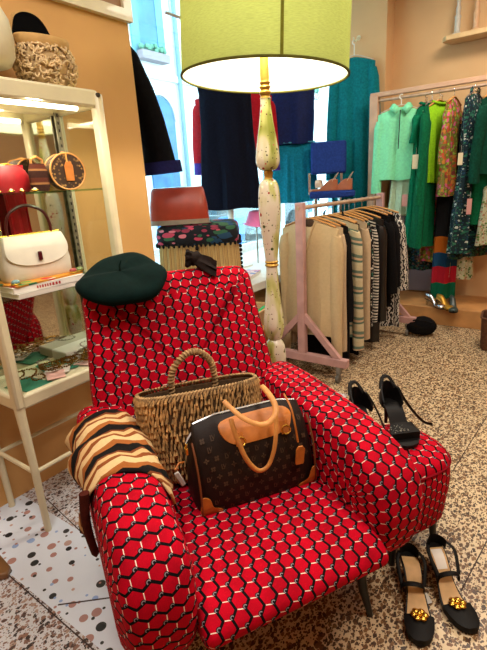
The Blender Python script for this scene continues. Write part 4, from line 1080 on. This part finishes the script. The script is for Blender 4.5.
def make_hanger(loc, yaw, hw, label, z0, kind, group=None):
    words = label.split()
    h = thing('hanger', ' '.join(words[:16]), 'hanger', loc, yaw, group)
    hk = [(0, 0, z0+.012), (0, 0, -.028)]+[(.0+.016*math.sin(a)*1, 0, -.010-.016*math.cos(a)) for a in [0.0+i*.5 for i in range(1, 9)]]
    hk = [(0, 0, z0+.012), (0, 0, -.032)]+[(.015*math.sin(PI-i*.55)*-1, 0, -.012+.017*math.cos(PI-i*.55)) for i in range(0, 8)]
    MB().tube(smooth_line(hk, 3), .0022 if kind != 'white' else .005, 6).build('hook', STEEL if kind != 'white' else HM['white'], h)
    arm_ = smooth_line([(-hw*.9, 0, z0-.036), (-hw*.45, 0, z0-.004), (0, 0, z0+.016), (hw*.45, 0, z0-.004), (hw*.9, 0, z0-.036)], 5)
    MB().tube(arm_, .011 if kind == 'wood' else .005, 8, flat=.6).build('bar', HM[kind], h)
def card(label, loc, yaw, m, w_=.035, h_=.07, grp=None):
    t = thing('price_tag', label, 'price tag', loc, yaw, grp)
    MB().box((0, 0, -h_/2-.02), (w_, .0015, h_)).build('card', m, t, smooth=False)
    MB().tube([(0, 0, -.02), (.004, .002, .01), (0, .006, .035)], .0008, 5).build('string', mat('cotton_string', 'bbb5a8', .9), t)
    return t
# ---------------------------------------------------------------- left rack
RX, RY0, RY1, RZ = -1.42, 2.60, 3.72, 1.128
RSK = .105  # the rack stands slightly turned: it drifts right as it recedes
def rackx(y): return RX+RSK*(y-RY0)
rack = thing('clothes_rack', 'dusty pink wooden clothes rack on casters standing behind the armchair and lamp', 'clothes rack', (rackx((RY0+RY1)/2), (RY0+RY1)/2, 0))
for y in (RY0, RY1):
    rx = rackx(y)
    MB().box((rx, y, .645), (.055, .045, 1.03)).build('post', PINKW, rack, world=True, bev=.004)
    MB().box((rx, y, .135), (.66, .05, .055)).build('foot', PINKW, rack, world=True, bev=.004)
    for sx in (-1, 1):
        a, b = V((rx+sx*.27, y, .15)), V((rx+sx*.01, y, .43)); d_ = b-a
        MB().box(tuple((a+b)/2), (d_.length, .032, .042), Matrix.Rotation(-math.atan2(d_.z, d_.x), 3, 'Y')).build('brace', PINKW, rack, world=True, bev=.003)
        cs_ = MB().lathe([(.005, -.011), (.026, -.011), (.028, 0), (.026, .011), (.005, .011)], n=18).xf(Matrix.Translation((rx+sx*.27, y-.02, .028)) @ Matrix.Rotation(PI/2, 4, 'Y')).build('caster', mat('grey_caster', '5d5852', .5), rack, world=True)
        fk = MB(); fk.box((rx+sx*.27, y-.006, .083), (.032, .03, .055)); fk.build('fork', mat('steel_fork', '8c8880', .4, .7), cs_, world=True, bev=.003)
MB().tube([(rackx(RY0-.03), RY0-.03, RZ), (rackx(RY1+.03), RY1+.03, RZ)], .013, 10).build('rail', mat('bare_pinkish_rail', 'b3957c', .5, 0, .2, 20, .1), rack, world=True)
KN = dict(bump=.5)
CRM = cloth('cream_knit', 'c4ac86', .05, .3); CRM2 = cloth('oatmeal_knit', 'bda688', .06, .3); BLKK = cloth('black_knit', '131113', .3, .5)
BLKC = cloth('black_crepe', '0e0d0f', .3, .3); BLKL = mat('black_leather_coat', '121113', .3, 0, .3, 20, .2)
STR1 = stripemat('green_cream_stripes', [(0, 'cdbf9b'), (.35, '6c8170'), (.55, 'd3b193'), (.68, '5c7464'), (.82, 'd0c3a2')], .11)
STR2 = stripemat('black_white_stripes', [(0, '171517'), (.5, 'd5cfc4')], .022)
ZEB = wavemat('black_white_print', '121012', 'cfc8be', 14, 9, .55)
FLR = printmat('black_white_fleck', '1a1719', ['d8d2c8', '2a6a58', 'c9c3b8'], 60, .35)
lr = 'clothes on the pink rack'
def P(y):
    y = 2.70+(y-2.72)*.78; return (rackx(y), y, RZ+.012)
c0 = hang('cardigan', 'cream knit cardigan with V neck, nearest garment on the pink rack', 'cardigan', CRM, P(2.72), -0.10, .215, .76, .86, .20, .034, None, lr, 1, .012, 3, -.10, .02, .062, .040)
MB().tube([(-.055, -.012, -.098), (-.035, -.040, -.17), (-.004, -.047, -.28), (-.004, -.054, -.5), (-.003, -.058, -.85)], .010, 8, flat=.4).build('button_band', CRM, c0)
MB().tube([(.055, -.012, -.098), (.038, -.040, -.17), (.006, -.046, -.28)], .010, 8, flat=.4).build('neckband', CRM, c0)
MB().ball((0, -.006, -.118), (.05, .018, .03), 14, 8).build('inner_back', cloth('brown_label_back', '4d3a2c'), c0)
hang('cardigan', 'pale oatmeal cardigan just behind the nearest cream cardigan', 'cardigan', CRM2, P(2.80), -0.05, .205, .74, .80, .2, .022, None, lr, 2, .010, 3, -.10, .02, .055, .040)
hang('dress', 'long black knit dress between the cream cardigan and the striped knit', 'dress', BLKK, P(2.905), -0.14, .205, .985, .60, .22, .024, None, lr, 3, .012, 3, -.10, .03, .055, .042)
hang('sweater', 'cream sweater with grey green stripes, third from the front of the pink rack', 'sweater', STR1, P(3.02), 0.00, .215, .83, .84, .21, .026, None, lr, 4, .010, 3, -.10, .035, .060, .048, slm=STR1)
hang('dress', 'long black dress hanging behind the green striped sweater', 'dress', BLKC, P(3.10), -0.10, .20, .98, 0, .22, .024, None, lr, 5, .012, 3, -.10)
hang('cardigan', 'beige cardigan hanging behind the green striped sweater on the pink rack', 'cardigan', CRM2, P(3.20), -0.04, .21, .80, .80, .20, .024, None, lr, 6, .010, 3, -.10, .03, .056, .042)
hang('blouse', 'black blouse with white and green flecks in the middle of the pink rack', 'blouse', FLR, P(3.30), -0.13, .205, .84, .72, .21, .022, None, lr, 7, .012, 3, -.10, .03, .05, .042)
hang('sweater', 'black and white striped jersey in the middle of the pink rack', 'sweater', STR2, P(3.38), -0.06, .205, .80, .70, .2, .020, None, lr, 8, .010, 3, -.10, .03, .05, .042)
hang('coat', 'long shiny black coat hanging in the farther half of the pink rack', 'coat', BLKL, P(3.49), -0.02, .22, .985, .72, .22, .03, None, lr, 9, .014, 3, -.10, .03, .06, .045)
hang('jacket', 'short black jacket hanging before the black and white print dress', 'jacket', BLKC, P(3.63), 0.02, .22, .64, .54, .21, .03, None, lr, 10, .012, 3, -.09, .05, .062, .05)
hang('top', 'black top with light hem, second last garment on the pink rack', 'top', BLKK, P(3.74), -0.04, .22, .76, .5, .22, .026, None, lr, 11, .012, 3, -.09, .05, .06, .05)
hang('dress', 'black and white zebra print dress, last garment on the pink rack', 'dress', ZEB, P(3.86), 0.05, .225, .95, .55, .25, .03, None, lr, 12, .018, 3, -.09, .05, .06, .055)
# ---------------------------------------------------------------- right rack
QY, QZ = 4.25, 1.945
r2 = thing('clothes_rack', 'pale wooden frame rack full of green clothes against the back wall', 'clothes rack', (-.4, QY, .155))
for x in (-1.565, .75): MB().box((x, QY, 1.055), (.072, .055, 1.80)).build('post', TANW, r2, world=True, bev=.004)
MB().box((-.41, QY, QZ+.012), (2.38, .045, .036)).build('top_beam', TANW, r2, world=True, bev=.004)
MB().tube([(-1.56, QY, QZ-.035), (.75, QY, QZ-.035)], .012, 10).build('rail', mat('bare_pinkish_rail', 'b3957c'), r2, world=True)
for x in (-1.565, .75): MB().box((x, QY, .18), (.075, .42, .05)).build('foot', TANW, r2, world=True, bev=.004)
a, b = V((-1.53, QY, QZ-.09)), V((-1.45, QY, QZ+.0))
gr = 'green clothes on the wooden frame rack'
def Q(x): return (x, QY, QZ-.025)
MINT = cloth('mint_crepe', '7fd6a4', .10, .2); PALE = cloth('pale_ivory_chiffon', 'b9cdae', .1, .2); EMR = cloth('emerald_crepe', '086a48', .2, .3)
DGR = cloth('deep_green_wool', '0a5a38', .25, .3); BOT = cloth('bottle_green_velvet', '07392a', .3, .3); LIME = cloth('lime_crepe', '86bd1e', .15, .2)
FL1 = printmat('orange_pink_flowers', '6d6a28', ['b0482a', 'c95a7f', 'b5752f', '8aa43c', '7a3a32'], 40, .6, distort=.02)
FL2 = printmat('navy_green_print', '10242c', ['1f5a4a', 'a9b0a8', '183a52', '2f6a52', '14343c'], 60, .45, distort=.01)
FL3 = printmat('dark_foliage_print', '0e1f1c', ['28503a', '5d3f36', '1d3f52', '2f5a42'], 60, .5, distort=.01)
FL4 = printmat('pale_flower_print', 'b3b596', ['5a7a3c', 'c9c3b0', 'a0705a', '3f5f38'], 60, .45)
BANDS = stripemat('broad_bands', [(0, '15161a'), (.607, 'b9631a'), (.70, '184a72'), (.785, 'b51c30'), (.88, '0a6a4c')], 1.5)
mint = hang('shirt', 'mint green shirt with black neck tie, leftmost on the wooden frame rack', 'shirt', MINT, (-1.315, QY-.06, QZ-.025), .30, .185, .58, .60, .19, .035, None, gr, 21, .012, 3, -.09, .02, .06, .05, 'shirt', hanger='white')
MB().tube([(-.005, -.055, -.12), (-.008, -.062, -.25), (-.010, -.066, -.42)], .012, 8, flat=.35).build('neck_tie', mat('black_ribbon', '1b241f', .8), mint)
hang('skirt', 'pale ivory skirt hanging under the mint green shirt', 'skirt', PALE, (-1.275, QY-.01, QZ-.025), .3, .11, .46, 0, .13, .025, None, gr, 22, .016, 4, -.52, hanger=None)
hang('dress', 'emerald green short sleeved dress right of the mint shirt', 'dress', EMR, (-1.15, QY+.06, QZ-.025), 1.35, .14, 1.15, .22, .20, .035, None, gr, 23, .014, 3, -.08, .04, .06, .055, 'crew', hanger='wire')
hang('coat', 'long deep green coat on the wooden frame rack, left of the lime blouse', 'coat', DGR, Q(-1.085), 1.55, .19, 1.16, .72, .24, .045, None, gr, 24, .018, 3, -.08, .02, .06, .05, hanger='wire')
hang('blouse', 'lime green blouse in the middle of the wooden frame rack', 'blouse', LIME, Q(-1.025), 1.15, .15, .62, .42, .13, .035, None, gr, 25, .014, 3, -.09, .02, .055, .05, 'crew', hanger='wood')
hang('dress', 'long dress printed with orange and pink flowers right of the lime blouse', 'dress', FL1, Q(-.915), 1.45, .17, .74, .40, .17, .035, None, gr, 26, .016, 3, -.08, .02, .05, .045, hanger='wood')
hang('dress', 'knit dress with broad black, orange, blue, red and green bands hanging low', 'dress', BANDS, (-.905, QY+.04, QZ-.025), .35, .098, 1.47, 0, .105, .03, None, gr, 27, .010, 3, -.25, hanger=None)
hang('dress', 'navy dress with green and white print beside the dark green jacket', 'dress', FL2, Q(-.765), 1.35, .17, 1.22, .0, .22, .04, .13, gr, 28, .022, 4, -.06, hanger='wire')
hang('dress', 'dark foliage print dress hanging lowest at the right of the frame rack', 'dress', FL3, (-.74, QY+.08, QZ-.025), 1.0, .15, 1.22, 0, .20, .035, None, gr, 29, .022, 4, -.12, hanger='wire')
hang('dress', 'pale flower print dress whose hem hangs right of the banded dress', 'dress', FL4, (-.80, QY+.11, QZ-.025), .5, .06, 1.45, 0, .13, .03, None, gr, 30, .014, 3, -.10, hanger='wire')
hang('jacket', 'dark green jacket at the right edge of the photo on the frame rack', 'jacket', BOT, Q(-.60), 1.1, .19, .58, .56, .19, .04, None, gr, 31, .012, 3, -.08, .03, .065, .055, hanger='wood')
hang('trousers', 'deep green trousers hanging below the dark green jacket at right', 'trousers', DGR, (-.63, QY+.02, QZ-.025), .5, .12, .85, 0, .14, .03, None, gr, 32, .014, 3, -.2, hanger=None)
hang('skirt', 'pale printed skirt hem at the right edge below the jacket', 'skirt', FL4, (-.55, QY, QZ-.025), .5, .10, .50, 0, .13, .03, None, gr, 33, .014, 3, -.72, hanger=None)
hang('dress', 'dark leafy print dress hem behind the emerald dress', 'dress', FL3, (-1.15, QY+.10, QZ-.025), .4, .10, 1.36, 0, .16, .03, None, gr, 34, .016, 3, -.12, hanger='wire')
hang('dress', 'yellow green print dress hem behind the banded dress', 'dress', FL1, (-1.03, QY+.11, QZ-.025), .3, .05, 1.26, 0, .12, .03, None, gr, 35, .014, 3, -.14, hanger='wire')
PK = mat('pink_card', 'c9918a', .8, 0, .05, 20, 0); CC = mat('cream_card', 'd3c3a0', .8, 0, .05, 20, 0)
card('pink price tag hanging on the mint shirt sleeve', ony(405, 192, 4.12), .2, PK, .045, .10)
card('cream price tag hanging on the emerald dress', ony(416, 152, 4.06), .2, CC, .05, .11)
card('cream price tag hanging on the navy print dress', ony(461, 150, 4.05), .3, CC, .035, .09)
card('pink price tag hanging on the dark green clothes at right', ony(470, 196, 4.03), .3, PK, .035, .12)
# shoes on the plinth, bag and box on the floor
def pump(label, loc, rz, m, group=None):
    t = thing('pump', label, 'shoe', loc, rz, group); Ln = .22; h = .055
    footgrid(0, 1, h, .9, 0, .008, Ln, 1).build('sole', SHB, t)
    rings = []
    for i in range(15):
        tt = i/14; hw = foot(tt)*.92; z = solez(tt, h); hh = .05 if tt < .2 else (.05-.035*(tt-.2)/.4 if tt < .6 else .015+.02*math.sin((tt-.6)/.4*PI))
        cx_ = .01*math.sin(PI*tt)
        rings.append([V((cx_+hw*math.cos(a), -Ln*tt, z+.006+hh*max(0, math.sin(a))**.7)) for a in [PI*q/12 for q in range(13)]])
    MB().grid(rings, False).build('upper', m, t).modifiers.new('s', 'SOLIDIFY').thickness = .002
    MB().tube([(0, -.02, h), (0, -.014, 0)], [.016, .008], 10).build('heel', m, t)
sz = .156
for lab, px, m, rz in (('silver pump on the plinth under the green clothes', 421, SILV, 1.0), ('gold pump on the plinth right of the silver one', 434, mat('gold_leather', 'b98a2a', .35, .5), .8), ('dark green grey pump on the plinth under the banded dress', 449, mat('dark_grey_satin', '2d3a36', .4), .3)):
    p_ = onz(px, 305, .19); pump(lab, (p_.x, max(4.17, p_.y), sz), rz, m)
bg_ = thing('black_bag', 'slouchy black bag on the floor before the wooden plinth', 'bag', onz(421, 335, 0), .35)
MB().ball((0, 0, .078), (.125, .085, .082), 20, 12, lambda d: (1+.05*math.sin(5*d.x+3*d.y)) * (1-.10*max(0, -d.z))).build('body', cloth('black_nylon', '0f0f11', .3), bg_)
MB().tube(smooth_line([(-.08, -.03, .13), (-.05, -.07, .15), (.04, -.08, .14), (.08, -.04, .12)], 5), .006, 6).build('strap', cloth('black_nylon', '0f0f11'), bg_)
bx = thing('brown_basket', 'brown woven basket on the floor at the right edge of the photo', 'basket', (-.36, 3.72, 0), .1)
MB().grid([[sq(2*PI*k/32, r_, 6)+V((0, 0, z)) for k in range(32)] for r_, z in ((.11, 0), (.12, .02), (.13, .24), (.135, .25), (.122, .25), (.11, .03))], True, (True, True)).build('body', mat('brown_wicker', '5e3a24', .8, 0, .4, 60, .4), bx)
MB().tube([sq(2*PI*k/32, .13, 6)+V((0, 0, .25)) for k in range(32)], .008, 6, True).build('rim', mat('brown_wicker', '5e3a24'), bx)
# wall shelf with candlesticks
ws = thing('wall_shelf', 'small wooden shelf on the back wall above the frame rack', 'shelf', (-.65, 4.65, 2.33))
MB().prism([(-1.10, 4.52), (-1.06, 4.46), (-.2, 4.44), (-.2, 4.65), (-1.07, 4.65)], 2.315, 2.352).build('board', mat('pale_shelf_wood', 'cdaa78', .6, 0, .12, 9, .05), ws, world=True, bev=.004)
for k, (x, lab, c) in enumerate(((-1.0, 'pale grey candlestick on the left of the wall shelf', 'b9b3a6'), (-.86, 'tan candlestick on the wall shelf right of the pale grey one', 'c39a72'))):
    t = thing('candlestick', lab, 'candlestick', (x, 4.56, 2.352))
    MB().lathe([(.05, 0), (.05, .012), (.022, .03), (.022, .12), (.026, .14), (.016, .16), (.020, .20), (.013, .23), (.016, .30), (.012, .36), (.02, .40)], n=20).build('stem', mat('candlestick_%d' % k if False else ('grey_ceramic' if k == 0 else 'tan_ceramic'), c, .5), t)
    MB().lathe([(.011, .40), (.011, .52), (.002, .525)], n=12).build('candle', mat('wax', 'd8cbb2', .5), t)
# ---------------------------------------------------------------- hanging in the window
for k, x in enumerate((-2.33, -2.60)):
    rl = thing('window_rail', ('front' if k == 0 else 'rear')+' steel rail in the shop window that the display clothes hang from', 'rail', (x, 2.9, 2.50))
    MB().tube([(x, 2.80, 2.50), (x, 4.44, 2.50)], .011, 8).build('tube', STEEL, rl, world=True)
    for y in (2.85, 4.3): MB().tube([(x, y, 2.50), (x, y, 2.9)], .005, 6).build('drop_rod', STEEL, rl, world=True)
wg = 'clothes hanging in the shop window'
FR, RR = 2.49, 2.49
NAV = cloth('navy_crepe', '0a0d1c', .3, .2); NAV2 = cloth('midnight_blue_satin', '0d1b4a', .3, .2, .5); TEAL = cloth('teal_pleats', '0f6e84', .25, .3); TEAL2 = cloth('petrol_crepe', '0c6c74', .25, .3)
REDC = cloth('red_wool', 'a5121c', .15, .2); PUR = cloth('purple_blue_hem', '3d2a78', .2, .2)
bc = hang('coat', 'black wide sleeved coat hanging in the window right beside the ochre wall', 'coat', mat('black_coat', '0c0c0f', .9, 0, .3, 40, .2, 0, 0, .1), (-2.13, 1.70, 2.19), PI/2-.1, .23, .95, .66, .26, .05, None, wg, 41, .012, 3, -.06, .20, .075, .13, slope=.03)
for sx in (-1, 1): MB().tube([(sx*(.23-.025+.195), 0, -.06-.03-.035-.615), (sx*(.23-.025+.20), 0, -.06-.03-.035-.685)], [.132, .137], 20, flat=.72, up=(0, 1, 0)).build('cuff', cloth('navy_cuff', '1a1a4a', .2, .2), bc)
yw = .66
hang('dress', 'black navy dress hanging in the window left of the lamp stem', 'dress', NAV, (-2.33, 3.10, FR), yw, .21, 1.03, 0, .255, .06, .205, wg, 42, .014, 3, -.36)
rc = hang('coat', 'red wool coat hanging behind the black navy dress in the window', 'coat', REDC, (-2.60, 3.58, RR), yw, .34, .60, .50, .34, .05, None, wg, 43, .012, 3, -.42, .03, .06, .055)
for sx in (-1, 1): MB().tube([(sx*.345, 0, -1.0), (sx*.35, 0, -1.10)], [.062, .064], 16, flat=.75).build('cuff', PUR, rc)
d2 = hang('dress', 'midnight blue top over a teal pleated skirt, hanging right of the lamp stem', 'dress', NAV2, (-2.33, 4.14, FR), yw-.06, .225, .56, 0, .205, .05, None, wg, 44, .010, 3, -.30)
sk = body_mb(.207, .56, .255, .05, None, -.845, .016, 9, 5, 0).build('skirt', TEAL, d2)
MB().tube([(.215*math.cos(a), .055*math.sin(a), -.85) for a in [2*PI*q/32 for q in range(32)]], .007, 6, True).build('waistband', mat('pale_teal_band', '3f9aa8', .7), d2)
tl_ = hang('dress', 'long petrol green dress on a cream hanger on the wall right of the window', 'dress', TEAL2, (-1.80, 4.345, 2.44), .25, .185, 1.42, .95, .20, .035, None, None, 45, .022, 4, -.13, .05, .062, .058, hanger='white', hlabel='cream hanger hooked on the pier wall holding the petrol green dress')
hk_ = thing('wall_hook', 'small cream hook on the pier wall above the petrol green dress', 'hook', (-1.80, 4.44, 2.45)); MB().tube(smooth_line([(0, .01, .03), (0, -.03, .02), (0, -.065, -.012), (0, -.105, -.002), (0, -.115, .014)], 4), .006, 8).build('hook', CREAM, hk_); MB().lathe([(.02, 0), (.02, .008)], n=14).xf(Matrix.Translation((0, .008, .03)) @ Matrix.Rotation(PI/2, 4, 'X')).build('plate', CREAM, hk_)
st_ = thing('display_stand', 'white display stand post under the black navy dress in the window', 'stand', (-2.33, 3.08, .63)); MB().tube([(0, 0, .01), (0, 0, .62)], .026, 12).build('pole', PLF, st_); MB().lathe([(.16, 0), (.16, .012), (.03, .02)], n=28).build('base', PLF, st_)
# floral stool with striped skirt, red bag on it
ck = onx(200, 235, -2.15)
fs = thing('upholstered_stool', 'black floral upholstered stool with striped pleated skirt in the shop window', 'stool', (-2.13, 2.44, .63), .62)
FLO = printmat('dark_floral', '14161c', ['b8405a', '2f5a40', 'c9707f', '1f3f5c', '8a2f45', '3a5a3c'], 30, .5, distort=.015)
TICK = stripemat('ticking_stripe', [(0, 'b3925e'), (.5, '7a6240'), (.62, 'bc9c68')], .016, 0)
def rrect(hx, hy, z, n=48, p=6): return [V(((abs(math.cos(a))**p+abs(math.sin(a))**p)**(-1/p)*math.cos(a)*hx, (abs(math.cos(a))**p+abs(math.sin(a))**p)**(-1/p)*math.sin(a)*hy, z)) for a in [2*PI*k/n for k in range(n)]]
MB().grid([rrect(.25, .22, .29), rrect(.272, .235, .31), rrect(.278, .24, .36), rrect(.27, .23, .405), rrect(.24, .2, .425), rrect(.1, .08, .432)], True, (True, True), lambda i, j: (j*.02+.0, i*.05)).build('cushion', FLO, fs)
skr = []
for z, o in ((.0, .012), (.15, .006), (.30, 0)):
    r_ = rrect(.262+o, .226+o, z, 192); skr.append([p+V((p.x, p.y, 0)).normalized()*.007*math.sin(k*2*PI/4.0) for k, p in enumerate(r_)])
MB().grid(skr, True, (True, True), lambda i, j: (j*.0105, i*.15)).build('skirt', TICK, fs)
fr_ = MB(); rs = random.Random(6)
for k in range(64):
    p = rrect(.28, .243, .33, 64)[k]; fr_.ball((p.x, p.y, .30), (.009, .009, .014), 8, 6)
    if k % 16 == 0:
        for q_ in range(8): fr_.ball((p.x, p.y, .28-q_*.03), (.013, .013, .014), 7, 5)
fr_.build('fringe', cloth('black_fringe', '141214'), fs)
rbag = thing('red_handbag', 'rust red leather handbag standing on the floral stool in the window', 'handbag', (-2.13, 2.26, 1.064), .66)
RL = mat('rust_red_leather', '9a3320', .4, 0, .15, 15, .1)
MB().grid([rrect(w_, d_, z, 40, 7) for w_, d_, z in ((.185, .05, 0), (.192, .06, .02), (.185, .055, .12), (.17, .03, .21), (.162, .016, .228))], True, (True, True)).build('body', RL, rbag)
MB().grid([rrect(.193, .063, z, 40, 7) for z in (.0, .03)], True, (True, True)).build('base_band', mat('taupe_leather', '8a7a6c', .5), rbag)
MB().tube([(-.157, 0, .228), (.157, 0, .228)], .006, 8).build('frame_bar', SILV, rbag)
# blue chair with clogs
bcx = thing('blue_chair', 'navy blue chair standing in the window corner with clogs on its seat', 'chair', (-2.0, 4.13, .63))
BLU = cloth('royal_navy_velvet', '24397a', .2, .2)
place(bcx, (-1.875, 4.05, .63), .45)
MB().box((0, 0, .525), (.40, .36, .06)).build('seat', BLU, bcx, bev=.015)
MB().box((-.03, .165, .85), (.33, .045, .29), Matrix.Rotation(-.10, 3, 'X')).build('backrest', BLU, bcx, bev=.02)
for x in (-.2, .1): MB().box((x-.01, .165, .62), (.02, .02, .2)).build('back_support', SILV, bcx)
for x in (-.15, .07):
    for y in (-.12, .14): MB().tube([(x, y, .50), (x, y, .001)], [.016, .012], 10).build('leg', SILV, bcx)
for k, (px, lab) in enumerate(((332, 'left of the two rust brown wedge clogs on the blue chair'), (346, 'right of the two rust brown wedge clogs on the blue chair'))):
    p_ = onz(px, 189, 1.19)
    t = thing('wedge_clog', lab, 'shoe', (-1.80+.12*k, 4.00+.05*k, 1.186), -1.35, 'clogs on the blue chair'); LnC = .26
    rings = []
    for i in range(13):
        tt = i/12; hw = foot(tt)*1.15; z1 = solez(tt, .085)+.012
        rings.append([V((hw, -LnC*tt, 0)), V((hw, -LnC*tt, z1)), V((-hw, -LnC*tt, z1)), V((-hw, -LnC*tt, 0))])
    MB().grid(rings, True, (True, True)).build('wedge', mat('rust_wood', 'b0633f', .5, 0, .15, 15, .05), t, bev=.004)
    MB().tube(smooth_line([(-.044, -.165, .03), (-.036, -.17, .075), (0, -.173, .095), (.036, -.17, .075), (.044, -.165, .03)], 5), .028, 10, flat=.25).build('vamp', mat('cream_tan_leather', 'd2b296', .5), t)
    MB().tube(smooth_line([(-.03, -.04, .08), (-.028, -.015, .12), (0, .006, .15), (.028, -.015, .12), (.03, -.04, .08)], 5), .007, 8, flat=.4).build('sling', mat('cream_tan_leather', 'd2b296'), t)
# pink hat and black strap in the window, low shelf with basket
ph_ = onx(256, 216, -2.2)
pk = thing('pink_hat', 'pink hat on a slim stand in the window left of the lamp stem', 'hat', (ph_.x, ph_.y, .63))
MB().tube([(0, 0, 0), (0, 0, ph_.z-.66)], .008, 8).build('stand', STEEL, pk)
PNK = mat('pink_felt', 'd96a9c', .8, 0, .1, 20, .1, .2)
MB().grid([[V((r_*math.cos(a), r_*math.sin(a)*.9, z+.012*math.sin(2*a)*(r_ > .1))) for a in [2*PI*k/32 for k in range(32)]] for r_, z in ((.125, ph_.z-.70), (.09, ph_.z-.68), (.075, ph_.z-.64), (.06, ph_.z-.59), (.01, ph_.z-.58))], True, (True, True)).build('crown', PNK, pk)
bs = thing('book', 'pink and blue patterned book lying flat on the window platform', 'book', (-1.98, 2.72, .631), .3)
MB().box((0, 0, .012), (.20, .27, .022)).build('pages', mat('paper_edges', 'd9d4c8'), bs, smooth=False); MB().box((0, 0, .0245), (.205, .275, .003)).build('cover', printmat('pink_blue_cover', 'd3b3bd', ['c76a8f', '7f9cc7', 'e6d8d8'], 24, .5), bs, smooth=False)
cr = thing('wooden_crate', 'low wooden crate shelf under the window platform behind the armchair', 'crate', (-1.67, 2.30, 0))
CW = mat('honey_wood', 'b37f3f', .6, 0, .2, 9, .05)
for z in (.012, .40): MB().box((0, 0, z), (.26, .42, .024)).build('shelf', CW, cr, bev=.002)
for y in (-.2, .2): MB().box((0, y, .206), (.26, .02, .36)).build('side', CW, cr, bev=.002)
bk2 = thing('wicker_tray', 'small wicker tray basket on the crate left of the lamp stem', 'basket', (-1.66, 2.30, .413), .1)
WCK = wavemat('pale_wicker', 'cdb184', '8a6a40', 40, 2, .6)
MB().grid([rrect(a_, b_, z, 48, 5) for a_, b_, z in ((.09, .15, 0), (.10, .16, .01), (.112, .175, .10), (.116, .178, .106), (.105, .168, .104), (.09, .15, .015))], True, (True, True)).build('body', WCK, bk2)
MB().tube([p for p in rrect(.113, .176, .106, 48, 5)], .006, 6, True).build('rim', mat('pale_cane', 'c3a273', .7, 0, .2, 40, .2), bk2)
sh_ = thing('white_shell', 'round cream shell resting in the wicker tray', 'shell', (-1.66, 2.26, .50))
MB().ball((0, 0, .05), (.062, .062, .058), 20, 12, lambda d: 1+.03*math.sin(9*math.atan2(d.y, d.x))).build('body', mat('cream_shell', 'd8c49c', .5, 0, .15, 20, .1), sh_)
gl_ = thing('green_ribbon', 'bright green ribbon strip lying on the wicker tray rim', 'ribbon', (-1.58, 2.36, .517), .2)
MB().tube(smooth_line([(0, -.10, 0), (.01, -.03, .012), (0, .04, .006), (.01, .10, .0)], 5), .012, 8, flat=.3).build('strip', mat('bright_green_satin', '169a4c', .5), gl_)
